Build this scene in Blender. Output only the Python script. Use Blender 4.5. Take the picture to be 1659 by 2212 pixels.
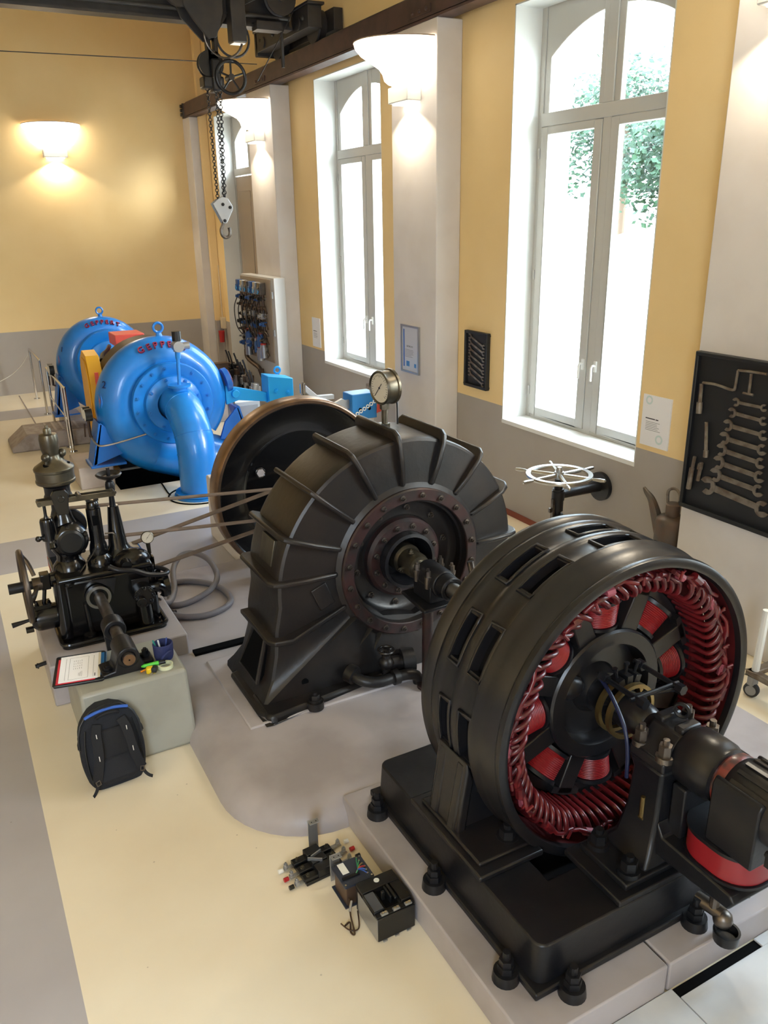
import bpy, bmesh, math, random
from mathutils import Vector, Matrix, Euler
random.seed(7)
PI = math.pi
SC = bpy.context.scene
COL = SC.collection
for o in list(bpy.data.objects):
    bpy.data.objects.remove(o)

# ------------------------------------------------------------------ camera
def cam_axes(yaw, pitch, roll):
    cy, sy, cp, sp = math.cos(yaw), math.sin(yaw), math.cos(pitch), math.sin(pitch)
    w = Vector((sy*cp, cy*cp, -sp)); r = Vector((cy, -sy, 0)); d = w.cross(r)
    c, s = math.cos(roll), math.sin(roll)
    return c*r + s*d, -s*r + c*d, w
R_, D_, F_ = cam_axes(math.radians(28.118), math.radians(19.948), math.radians(1.0452))
cd = bpy.data.cameras.new('camera'); cam = bpy.data.objects.new('camera', cd); COL.objects.link(cam)
cam.matrix_world = Matrix(((R_.x, -D_.x, -F_.x, 0), (R_.y, -D_.y, -F_.y, 0), (R_.z, -D_.z, -F_.z, 3.0), (0, 0, 0, 1)))
cd.sensor_fit = 'VERTICAL'; cd.sensor_height = 24.0; cd.lens = 24.0*1750.37/2212
cd.clip_start = 0.05; cd.clip_end = 300
SC.camera = cam

# ------------------------------------------------------------------ sky, sun, exposure
wd = bpy.data.worlds.new('world'); SC.world = wd; wd.use_nodes = True
bg = wd.node_tree.nodes['Background']
bg.inputs[0].default_value = (0.70, 0.84, 1.0, 1); bg.inputs[1].default_value = 10.0
SUN_E = 4.5
sd = bpy.data.lights.new('sun', 'SUN'); sun = bpy.data.objects.new('sun', sd); COL.objects.link(sun)
sd.energy = SUN_E; sd.angle = math.radians(22); sd.color = (1.0, 0.97, 0.92)
sun.rotation_euler = Vector((-1.0, 1.25, -0.55)).to_track_quat('-Z', 'Y').to_euler()
for xc in (-2.4,):  # portal of an unseen back-wall opening, added to brighten the near floor
    pl = bpy.data.lights.new('window_portal', 'AREA'); po = bpy.data.objects.new('window_portal', pl); COL.objects.link(po)
    pl.shape = 'RECTANGLE'; pl.size = 2.2; pl.size_y = 3.2; pl.cycles.is_portal = True
    po.location = (xc, -3.29, 3.4); po.rotation_euler = (PI/2, 0, 0)
for yc in (-2.25, 1.31, 5.765, 10.2):
    pl = bpy.data.lights.new('window_portal', 'AREA'); po = bpy.data.objects.new('window_portal', pl); COL.objects.link(po)
    pl.shape = 'RECTANGLE'; pl.size = 3.8; pl.size_y = 1.9; pl.cycles.is_portal = True
    po.location = (5.69, yc, 2.88); po.rotation_euler = (0, PI/2, 0)
SC.view_settings.view_transform = 'Standard'; SC.view_settings.look = 'None'
SC.view_settings.gamma = 1.0; SC.view_settings.use_curve_mapping = False
SC.view_settings.exposure = 0.95
SC.cycles.max_bounces = 8; SC.cycles.diffuse_bounces = 5; SC.cycles.transparent_max_bounces = 12
SC.cycles.sample_clamp_indirect = 6.0; SC.cycles.use_denoising = True
LAMP_W = 1.0

# ------------------------------------------------------------------ materials
MATS = {}
def S(r, g, b):
    f = lambda c: (c/255/12.92) if c/255 <= 0.04045 else ((c/255+0.055)/1.055)**2.4
    return (f(r), f(g), f(b), 1)
def mat(name, col, rough=0.5, metal=0.0, col2=None, ns=4.0, bump=0.0, bs=40.0, spec=0.5, coat=0.0, emit=0.0, lo=0.42, hi=0.62):
    if name in MATS: return MATS[name]
    m = bpy.data.materials.new(name); m.use_nodes = True; MATS[name] = m
    nt = m.node_tree; p = nt.nodes['Principled BSDF']
    p.inputs['Base Color'].default_value = col; p.inputs['Roughness'].default_value = rough
    p.inputs['Metallic'].default_value = metal; p.inputs['Specular IOR Level'].default_value = spec
    p.inputs['Coat Weight'].default_value = coat
    if emit:
        p.inputs['Emission Color'].default_value = col; p.inputs['Emission Strength'].default_value = emit
    if col2 or bump:
        tc = nt.nodes.new('ShaderNodeTexCoord')
    if col2:
        n = nt.nodes.new('ShaderNodeTexNoise'); n.inputs['Scale'].default_value = ns; n.inputs['Detail'].default_value = 6
        rp = nt.nodes.new('ShaderNodeValToRGB'); rp.color_ramp.elements[0].position = lo; rp.color_ramp.elements[1].position = hi
        rp.color_ramp.elements[0].color = col; rp.color_ramp.elements[1].color = col2
        nt.links.new(tc.outputs['Object'], n.inputs['Vector']); nt.links.new(n.outputs['Fac'], rp.inputs[0])
        nt.links.new(rp.outputs[0], p.inputs['Base Color'])
    if bump:
        n2 = nt.nodes.new('ShaderNodeTexNoise'); n2.inputs['Scale'].default_value = bs; n2.inputs['Detail'].default_value = 4
        b = nt.nodes.new('ShaderNodeBump'); b.inputs['Strength'].default_value = bump; b.inputs['Distance'].default_value = 0.01
        nt.links.new(tc.outputs['Object'], n2.inputs['Vector']); nt.links.new(n2.outputs['Fac'], b.inputs['Height'])
        nt.links.new(b.outputs[0], p.inputs['Normal'])
    return m
YEL = S(238, 210, 156); GREYW = S(170, 164, 159)
def mat_wall():
    m = bpy.data.materials.new('painted_wall'); m.use_nodes = True; nt = m.node_tree; p = nt.nodes['Principled BSDF']
    tc = nt.nodes.new('ShaderNodeTexCoord'); sx = nt.nodes.new('ShaderNodeSeparateXYZ'); nt.links.new(tc.outputs['Object'], sx.inputs[0])
    g = nt.nodes.new('ShaderNodeMath'); g.operation = 'GREATER_THAN'; g.inputs[1].default_value = 1.145; nt.links.new(sx.outputs[2], g.inputs[0])
    n = nt.nodes.new('ShaderNodeTexNoise'); n.inputs['Scale'].default_value = 1.3; n.inputs['Detail'].default_value = 5; nt.links.new(tc.outputs['Object'], n.inputs['Vector'])
    def two(a, b):
        r = nt.nodes.new('ShaderNodeValToRGB'); r.color_ramp.elements[0].position = .35; r.color_ramp.elements[1].position = .7
        r.color_ramp.elements[0].color = a; r.color_ramp.elements[1].color = b; nt.links.new(n.outputs['Fac'], r.inputs[0]); return r
    a = two(GREYW, S(163, 156, 150)); b = two(YEL, S(233, 203, 146))
    mx = nt.nodes.new('ShaderNodeMix'); mx.data_type = 'RGBA'
    nt.links.new(g.outputs[0], mx.inputs['Factor']); nt.links.new(a.outputs[0], mx.inputs['A']); nt.links.new(b.outputs[0], mx.inputs['B'])
    nt.links.new(mx.outputs['Result'], p.inputs['Base Color']); p.inputs['Roughness'].default_value = .75
    n2 = nt.nodes.new('ShaderNodeTexNoise'); n2.inputs['Scale'].default_value = 60; nt.links.new(tc.outputs['Object'], n2.inputs['Vector'])
    bp = nt.nodes.new('ShaderNodeBump'); bp.inputs['Strength'].default_value = .08; bp.inputs['Distance'].default_value = .01
    nt.links.new(n2.outputs['Fac'], bp.inputs['Height']); nt.links.new(bp.outputs[0], p.inputs['Normal'])
    return m
def mat_floor():
    m = bpy.data.materials.new('painted_floor'); m.use_nodes = True; nt = m.node_tree; p = nt.nodes['Principled BSDF']
    L = nt.links.new
    tc = nt.nodes.new('ShaderNodeTexCoord'); sx = nt.nodes.new('ShaderNodeSeparateXYZ'); L(tc.outputs['Object'], sx.inputs[0])
    def cmp(i, op, v):
        n = nt.nodes.new('ShaderNodeMath'); n.operation = op; n.inputs[1].default_value = v; L(sx.outputs[i], n.inputs[0]); return n.outputs[0]
    def mul(a, b):
        n = nt.nodes.new('ShaderNodeMath'); n.operation = 'MULTIPLY'; L(a, n.inputs[0]); L(b, n.inputs[1]); return n.outputs[0]
    def mx(a, b):
        n = nt.nodes.new('ShaderNodeMath'); n.operation = 'MAXIMUM'; L(a, n.inputs[0]); L(b, n.inputs[1]); return n.outputs[0]
    band = lambda i, a, b: mul(cmp(i, 'GREATER_THAN', a), cmp(i, 'LESS_THAN', b))
    f = cmp(0, 'LESS_THAN', 0.035)
    f = mx(f, band(1, 7.615, 8.47)); f = mx(f, band(1, 14.33, 15.1))
    f = mx(f, mul(band(0, 1.02, 2.9), band(1, 4.6, 8.0)))
    n = nt.nodes.new('ShaderNodeTexNoise'); n.inputs['Scale'].default_value = 1.6; n.inputs['Detail'].default_value = 7; L(tc.outputs['Object'], n.inputs['Vector'])
    def two(a, b):
        r = nt.nodes.new('ShaderNodeValToRGB'); r.color_ramp.elements[0].position = .35; r.color_ramp.elements[1].position = .68
        r.color_ramp.elements[0].color = a; r.color_ramp.elements[1].color = b; L(n.outputs['Fac'], r.inputs[0]); return r.outputs[0]
    c = nt.nodes.new('ShaderNodeMix'); c.data_type = 'RGBA'; L(f, c.inputs['Factor'])
    L(two(S(236, 226, 205), S(230, 218, 195)), c.inputs['A']); L(two(S(178, 175, 179), S(170, 166, 170)), c.inputs['B'])
    v = nt.nodes.new('ShaderNodeTexVoronoi'); v.inputs['Scale'].default_value = 7; L(tc.outputs['Object'], v.inputs['Vector'])
    sp = nt.nodes.new('ShaderNodeMath'); sp.operation = 'LESS_THAN'; sp.inputs[1].default_value = .035; L(v.outputs['Distance'], sp.inputs[0])
    sp2 = nt.nodes.new('ShaderNodeMath'); sp2.operation = 'MULTIPLY'; sp2.inputs[1].default_value = .35; L(sp.outputs[0], sp2.inputs[0])
    d = nt.nodes.new('ShaderNodeMix'); d.data_type = 'RGBA'; L(sp2.outputs[0], d.inputs['Factor']); L(c.outputs['Result'], d.inputs['A']); d.inputs['B'].default_value = S(110, 95, 80)
    L(d.outputs['Result'], p.inputs['Base Color']); p.inputs['Roughness'].default_value = .32; p.inputs['Specular IOR Level'].default_value = .45
    return m
def mat_glass():
    m = bpy.data.materials.new('window_glass'); m.use_nodes = True; nt = m.node_tree
    for n in list(nt.nodes):
        if n.type == 'BSDF_PRINCIPLED': nt.nodes.remove(n)
    o = nt.nodes['Material Output']; t = nt.nodes.new('ShaderNodeBsdfTransparent'); t.inputs[0].default_value = (.96, .98, .97, 1)
    g = nt.nodes.new('ShaderNodeBsdfGlossy'); g.inputs['Roughness'].default_value = .02
    x = nt.nodes.new('ShaderNodeMixShader'); x.inputs[0].default_value = .05
    nt.links.new(t.outputs[0], x.inputs[1]); nt.links.new(g.outputs[0], x.inputs[2]); nt.links.new(x.outputs[0], o.inputs[0])
    return m
M_WALL, M_FLOOR, M_GLASS = mat_wall(), mat_floor(), mat_glass()
M_PIL = mat('pilaster_paint', S(214, 209, 207), .7, col2=S(208, 202, 199), ns=2)
M_REV = mat('window_paint', S(214, 214, 210), .6)
M_FRAME = mat('frame_paint', S(186, 184, 178), .45)
M_CONC = mat('plinth_paint', S(172, 166, 168), .42, col2=S(156, 149, 150), ns=2.2, bump=.1, bs=18)
M_CONC2 = mat('grey_green_paint', S(162, 162, 152), .45, col2=S(152, 151, 141), ns=3, bump=.06, bs=30)
M_PINK = mat('block_paint', S(184, 172, 164), .5, col2=S(172, 160, 152), ns=4, bump=.08, bs=30)
M_PLATE = mat('cover_plate_paint', S(205, 208, 212), .3, col2=S(190, 194, 200), ns=3)
M_IRON = mat('black_iron', S(22, 23, 27), .36, col2=S(31, 30, 32), ns=5, bump=.08, bs=35, spec=.38)
M_GEN = mat('generator_enamel', S(25, 25, 28), .30, col2=S(34, 31, 31), ns=3.5, bump=.05, bs=30, spec=.5)
M_TURB = mat('cast_iron_brown', S(22, 21, 22), .40, col2=S(37, 31, 28), ns=3.2, bump=.16, bs=22, spec=.5)
M_RUST = mat('rust_red_iron', S(50, 28, 27), .45, col2=S(33, 26, 25), ns=9, bump=.1)
M_BLACK = mat('black_enamel', S(10, 10, 12), .22, spec=.5, coat=.2)
M_DARK = mat('dark_void', S(8, 8, 9), .9, spec=.1)  # near-black; in holes, slots and the pit it stands for their shade
M_STEEL = mat('bright_steel', S(176, 174, 170), .3, 1.0)
M_DSTEEL = mat('worn_steel', S(120, 112, 104), .38, .9, col2=S(86, 80, 76), ns=9)
M_BRASS = mat('dull_brass', S(150, 128, 84), .36, .9)
M_BRONZE = mat('dark_bronze', S(104, 98, 84), .34, .85, col2=S(80, 74, 64), ns=7)
M_RIM = mat('machined_rim', S(142, 116, 94), .33, .9, col2=S(120, 98, 82), ns=8)
M_RED = mat('winding_red', S(108, 25, 30), .38, col2=S(66, 17, 21), ns=14, coat=.3)
M_DRED = mat('dark_red_paint', S(84, 22, 24), .5)
M_COIL = mat('pole_coil_red', S(140, 24, 28), .4, bump=.0)
M_BLUE = mat('turbine_blue', S(28, 128, 216), .3, col2=S(24, 118, 204), ns=3, coat=.3)
M_CYAN = mat('bright_blue', S(24, 160, 232), .4)
M_YELL = mat('guard_yellow', S(226, 168, 36), .45)
M_SAL = mat('salmon_red', S(226, 88, 76), .45)
M_RAIL = mat('crane_brown', S(82, 60, 56), .5, col2=S(66, 50, 48), ns=6)
M_CRANE = mat('crane_black', S(40, 39, 41), .5, col2=S(52, 49, 48), ns=5)
M_LAMP = mat('lamp_glass', (1.0, .90, .74, 1), .5, emit=6.0)
M_LID = mat('lamp_lid', S(150, 130, 112), .5)
M_CHROME = mat('chrome', S(214, 212, 208), .15, 1.0)
M_WHITE = mat('white_plastic', S(232, 232, 228), .4)
M_PAPER = mat('paper', S(236, 236, 240), .7)
M_INK = mat('print_grey', S(120, 122, 130), .7)
M_INKB = mat('print_black', S(48, 48, 54), .7)
M_FAB = mat('dark_fabric', S(24, 27, 35), .85, bump=.25, bs=160)
M_FAB2 = mat('strap_fabric', S(20, 21, 27), .8, bump=.2, bs=160)
M_HAND = mat('worn_hand_rim', S(92, 82, 74), .32, .8)
M_BELT = mat('leather_belt', S(112, 94, 80), .6, col2=S(96, 82, 70), ns=12)
M_HOSE = mat('grey_hose', S(110, 106, 110), .55, bump=.3, bs=120)
M_BOARD = mat('tool_board', S(24, 26, 30), .55)
M_TOOL = mat('old_tool_steel', S(136, 128, 118), .45, .55, col2=S(108, 94, 82), ns=14)
M_ZINC = mat('zinc_plate', S(172, 174, 178), .38, .8)
M_PLAS = mat('black_plastic', S(19, 20, 22), .35)
M_NAVY = mat('navy_plastic', S(46, 52, 66), .4)
M_DIAL = mat('dial_face', S(196, 190, 176), .5)
M_CAB = mat('grey_cabinet', S(196, 196, 196), .4)
M_BROWN = mat('brown_pipe', S(92, 72, 58), .45, .4, col2=S(70, 56, 48), ns=8)
M_STONE = mat('step_grey', S(160, 150, 145), .6, col2=S(140, 128, 122), ns=9, bump=.2)
M_GROUND = mat('pale_gravel', S(226, 222, 212), .9, col2=S(214, 208, 198), ns=2)
M_LEAF = mat('leaf_green', S(34, 62, 42), .6, col2=S(52, 84, 56), ns=2)
M_BARK = mat('bark', S(96, 80, 66), .9)

# ------------------------------------------------------------------ mesh helpers
def basis(d):
    d = Vector(d).normalized(); a = Vector((0, 0, 1)) if abs(d.z) < .9 else Vector((1, 0, 0))
    u = a.cross(d).normalized(); return u, d.cross(u).normalized(), d
class MB:
    def __init__(s): s.v = []; s.f = []
    def add(s, vs, fs):
        b = len(s.v); s.v += [Vector(v) for v in vs]; s.f += [[i+b for i in f] for f in fs]; return s
    def box(s, x0, y0, z0, x1, y1, z1):
        v = [(x, y, z) for z in (z0, z1) for y in (y0, y1) for x in (x0, x1)]
        return s.add(v, [(0, 2, 3, 1), (4, 5, 7, 6), (0, 1, 5, 4), (2, 6, 7, 3), (0, 4, 6, 2), (1, 3, 7, 5)])
    def obox(s, c, a, b, h):
        c, a, b, h = Vector(c), Vector(a), Vector(b), Vector(h)
        v = [c+i*a+j*b+k*h for k in (-1, 1) for j in (-1, 1) for i in (-1, 1)]
        return s.add(v, [(0, 2, 3, 1), (4, 5, 7, 6), (0, 1, 5, 4), (2, 6, 7, 3), (0, 4, 6, 2), (1, 3, 7, 5)])
    def cyl(s, p0, p1, r0, r1=None, n=16):
        r1 = r0 if r1 is None else r1
        p0, p1 = Vector(p0), Vector(p1); u, w, d = basis(p1-p0)
        cs = [(math.cos(2*PI*i/n), math.sin(2*PI*i/n)) for i in range(n)]
        v = [p0+(u*c+w*q)*r0 for c, q in cs] + [p1+(u*c+w*q)*r1 for c, q in cs]
        f = [(i, (i+1) % n, (i+1) % n+n, i+n) for i in range(n)] + [list(range(n))[::-1], list(range(n, 2*n))]
        return s.add(v, f)
    def tube(s, pts, r, n=8, closed=False):
        pts = [Vector(p) for p in pts]; m = len(pts)
        rs = r if isinstance(r, (list, tuple)) else [r]*m
        v = []; up = None
        for i, p in enumerate(pts):
            if closed: t = pts[(i+1) % m]-pts[i-1]
            else: t = pts[min(i+1, m-1)]-pts[max(i-1, 0)]
            t.normalize()
            if up is None: up = basis(t)[0]
            u = (up-t*up.dot(t)); u = u.normalized() if u.length > 1e-6 else basis(t)[0]; up = u; w = t.cross(u)
            v += [p+(u*math.cos(2*PI*k/n)+w*math.sin(2*PI*k/n))*rs[i] for k in range(n)]
        f = []
        for i in range(m if closed else m-1):
            a, b = i*n, ((i+1) % m)*n
            f += [(a+k, a+(k+1) % n, b+(k+1) % n, b+k) for k in range(n)]
        if not closed: f += [list(range(n))[::-1], [(m-1)*n+k for k in range(n)]]
        return s.add(v, f)
    def ring(s, c, ax, R, r, n=40, m=8):
        u, w, d = basis(ax); c = Vector(c)
        return s.tube([c+(u*math.cos(2*PI*i/n)+w*math.sin(2*PI*i/n))*R for i in range(n)], r, m, True)
    def lathe(s, prof, o, ax=(0, 1, 0), n=48, close=False):
        u, w, d = basis(ax); o = Vector(o); v = []; f = []; idx = []
        for r, t in prof:
            if r < 1e-6: idx.append((len(v), 1)); v.append(o+d*t)
            else: idx.append((len(v), n)); v += [o+d*t+(u*math.cos(2*PI*k/n)+w*math.sin(2*PI*k/n))*r for k in range(n)]
        L = len(prof)
        for i in range(L if close else L-1):
            (a, na), (b, nb) = idx[i], idx[(i+1) % L]
            for k in range(n):
                k2 = (k+1) % n
                q = [a+(k if na > 1 else 0), a+(k2 if na > 1 else 0), b+(k2 if nb > 1 else 0), b+(k if nb > 1 else 0)]
                q2 = []
                for e in q:
                    if e not in q2: q2.append(e)
                if len(q2) > 2: f.append(q2)
        return s.add(v, f)
    def prism(s, poly, fn, w0, w1):
        n = len(poly); v = [fn(a, b, w0) for a, b in poly] + [fn(a, b, w1) for a, b in poly]
        return s.add(v, [(i, (i+1) % n, (i+1) % n+n, i+n) for i in range(n)] + [list(range(n))[::-1], list(range(n, 2*n))])
    def sph(s, c, r, n=12, sc=(1, 1, 1)):
        c = Vector(c); m = max(4, n//2); v = []; f = []
        for i in range(m+1):
            a = PI*i/m
            for k in range(n):
                b = 2*PI*k/n; v.append(c+Vector((math.sin(a)*math.cos(b)*sc[0], math.sin(a)*math.sin(b)*sc[1], math.cos(a)*sc[2]))*r)
        for i in range(m):
            for k in range(n): f.append((i*n+k, i*n+(k+1) % n, (i+1)*n+(k+1) % n, (i+1)*n+k))
        return s.add(v, f)
    def bolt(s, p, ax, r, h):
        u, w, d = basis(ax); p = Vector(p)
        s.cyl(p, p+d*h*.25, r*1.35, None, 12); s.cyl(p+d*h*.25, p+d*h*.75, r, None, 6); return s.cyl(p+d*h*.75, p+d*h, r*.5, None, 8)
W = {}
def obj(name, mb, m, parent=None, bevel=0.0, angle=35, kind=None, loc=None, label=None, seg=2):
    off = W[parent] if parent else Vector(loc or (0, 0, 0))
    me = bpy.data.meshes.new(name); me.from_pydata([v-off for v in mb.v], [], mb.f)
    b = bmesh.new(); b.from_mesh(me); bmesh.ops.remove_doubles(b, verts=b.verts, dist=1e-6)
    bmesh.ops.recalc_face_normals(b, faces=b.faces); b.to_mesh(me); b.free()
    me.materials.append(m); me.shade_smooth(); me.set_sharp_from_angle(angle=math.radians(angle))
    o = bpy.data.objects.new(name, me); COL.objects.link(o)
    if parent: o.parent = parent
    elif loc: o.location = loc
    W[o] = off.copy()
    if bevel:
        k = o.modifiers.new('bevel', 'BEVEL'); k.width = bevel; k.segments = seg; k.limit_method = 'ANGLE'; k.angle_limit = math.radians(40); k.harden_normals = False
    if kind: o['kind'] = kind
    if label: o['label'] = label
    return o
def tag(o, label, cat, group=None):
    o['label'] = label; o['category'] = cat
    if group: o['group'] = group
    return o
def thing(name, label, cat, loc=(0, 0, 0), group=None):
    o = bpy.data.objects.new(name, None); COL.objects.link(o); o.location = loc; o.empty_display_size = .1; W[o] = Vector(loc)
    return tag(o, label, cat, group)
def inst(name, src, parent, loc, rot=(0, 0, 0), sc=None):
    o = bpy.data.objects.new(name, src.data); COL.objects.link(o); o.parent = parent
    o.location = Vector(loc)-W[parent]; o.rotation_euler = rot
    if sc: o.scale = sc
    for md in src.modifiers:
        k = o.modifiers.new('bevel', 'BEVEL'); k.width = md.width; k.segments = md.segments; k.limit_method = 'ANGLE'; k.angle_limit = md.angle_limit
    W[o] = Vector(loc); return o
def at0(name, mb, m, parent, loc, rot=(0, 0, 0), bevel=0.0, angle=35):
    """mesh built round the origin, placed at world loc inside parent"""
    keep = W[parent]; W[parent] = Vector((0, 0, 0)); o = obj(name, mb, m, parent, bevel, angle); W[parent] = keep
    o.location = Vector(loc)-keep; o.rotation_euler = rot; W[o] = Vector(loc); return o
def dup(root, loc, rotz, label, group=None):
    r = root.copy(); COL.objects.link(r); r.location = loc; r.rotation_euler = (0, 0, rotz); r['label'] = label
    if group: r['group'] = group
    for ch in list(root.children):
        c = ch.copy(); COL.objects.link(c); c.parent = r
        for g in list(ch.children):
            d = g.copy(); COL.objects.link(d); d.parent = c
    return r
def arc(c, ax_u, ax_v, r, a0, a1, n):
    c, u, v = Vector(c), Vector(ax_u), Vector(ax_v)
    return [c+(u*math.cos(math.radians(a0+(a1-a0)*i/n))+v*math.sin(math.radians(a0+(a1-a0)*i/n)))*r for i in range(n+1)]
def smooth(pts, k=6):
    pts = [Vector(p) for p in pts]; out = []
    for i in range(len(pts)-1):
        p0, p1, p2, p3 = pts[max(i-1, 0)], pts[i], pts[i+1], pts[min(i+2, len(pts)-1)]
        for j in range(k):
            t = j/k; out.append(.5*((2*p1)+(-p0+p2)*t+(2*p0-5*p1+4*p2-p3)*t*t+(-p0+3*p1-3*p2+p3)*t**3))
    out.append(pts[-1]); return out
X, Y, Z = Vector((1, 0, 0)), Vector((0, 1, 0)), Vector((0, 0, 1))
fXZ = lambda a, b, w: (a, w, b)     # polygon in x,z extruded along y
fYZ = lambda a, b, w: (w, a, b)
fXY = lambda a, b, w: (a, b, w)
def letters(txt, size, depth):
    """list of (MB centred on the origin in the xy plane, advance)"""
    out = []; dg = bpy.context.evaluated_depsgraph_get()
    for ch in txt:
        cu = bpy.data.curves.new('glyph', 'FONT'); cu.body = ch; cu.size = size; cu.extrude = depth/2; cu.align_x = 'CENTER'; cu.resolution_u = 3
        o = bpy.data.objects.new('glyph', cu); COL.objects.link(o); dg.update()
        me = o.evaluated_get(dg).to_mesh(); m = MB(); m.add([v.co.copy() for v in me.vertices], [list(p.vertices) for p in me.polygons])
        w = max(v.co.x for v in me.vertices)-min(v.co.x for v in me.vertices) if len(me.vertices) else size*.3
        o.evaluated_get(dg).to_mesh_clear(); bpy.data.objects.remove(o); out.append((m, w))
    return out
def text_mb(txt, size, fn, depth=.0015, align='C'):
    """flat text laid out along u; fn(u,v,w) -> world"""
    L = letters(txt.replace(' ', '_'), size, depth); g = size*.08
    tot = sum(w for _, w in L)+g*(len(L)-1); u = -tot/2 if align == 'C' else 0; mb = MB()
    for ch, (m, w) in zip(txt, L):
        if ch != ' ': mb.add([fn(v.x+u+w/2, v.y, v.z) for v in m.v], m.f)
        u += w+g
    return mb
# ================================================================== SETTING
fl = MB()
PX0, PX1, PY0, PY1 = 1.57, 3.15, 9.6, 10.42
fl.box(-5, -3, -.3, 5, PY0, 0).box(-5, PY1, -.3, 5, 16.55, 0).box(-5, PY0, -.3, PX0, PY1, 0).box(PX1, PY0, -.3, 5, PY1, 0)
obj('floor', fl, M_FLOOR, kind='structure', angle=20)
obj('floor_pit', MB().box(PX0, PY1-.012, -1.5, PX1, PY1-.002, -.004).box(PX0, PY0, -1.6, PX1, PY1, -1.55).box(PX0-.05, PY0, -1.6, PX0, PY1, -.3).box(PX1, PY0, -1.6, PX1+.05, PY1, -.3).box(PX0, PY1, -1.6, PX1, PY1+.05, -.3).box(PX0, PY0-.05, -1.6, PX1, PY0, -.3), M_DARK, kind='structure')  # near-black walls and lining hold the pit's shade in their colour
obj('ceiling', MB().box(-5.3, -3.3, 6.6, 6.2, 16.9, 6.9), mat('ceiling_paint', S(214, 198, 162), .8), kind='structure')
obj('wall_left', MB().box(-5.3, -3.3, -.3, -5, 16.9, 6.6), M_WALL, kind='structure')
wb = MB().box(-5.3, -3.3, -.3, 5.7, -3, 1.8).box(-5.3, -3.3, 5.0, 5.7, -3, 6.6)  # unseen wall; its opening is added to let in cool frontal daylight
for a, b in ((-5.3, -3.5), (-1.3, 5.7)): wb.box(a, -3.3, 1.8, b, -3, 5.0)
obj('wall_back', wb, M_WALL, kind='structure')
obj('wall_end', MB().box(-5.3, 16.55, -.3, 5.8, 16.9, 6.6), M_WALL, kind='structure')
WIN = [(-3.15+.9, 1.0), (1.31, 1.0), (5.765, 1.0), (10.2, 1.0), (14.63, 0.0)]
ZT = 4.76; HW = .945
wr = MB(); y = -3.0
for c, zb in WIN:
    wr.box(5, y, -.3, 5.7, c-HW, 6.6)
    wr.box(5, c-HW, ZT, 5.7, c+HW, 6.6)
    wr.box(5, c-HW, -.3, 5.7, c+HW, zb); y = c+HW
wr.box(5, y, -.3, 5.7, 16.55, 6.6)
obj('trim_6', MB().box(4.86, 15.98, 0, 4.995, 16.09, 6.6), M_WALL, kind='structure')
obj('wall_right', wr, M_WALL, kind='structure')
for i, (a, b) in enumerate(((-1.37, -.43), (3.09, 4.03), (7.545, 8.47), (12.0, 13.0), (16.1, 16.55))):
    obj('trim_%d' % (i+1), MB().box(4.706, a, 0, 5.0, b, 4.8), M_PIL, kind='structure', bevel=.01)
obj('baseboard_right', MB().box(4.985, 4.04, 0, 5.0, 7.54, .06).box(4.985, 8.48, 0, 5.0, 11.99, .06), mat('skirting_red', S(128, 62, 44), .6), kind='structure')
def archz(d): return 4.60-.26*(abs(d)/.8)**2.1
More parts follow.
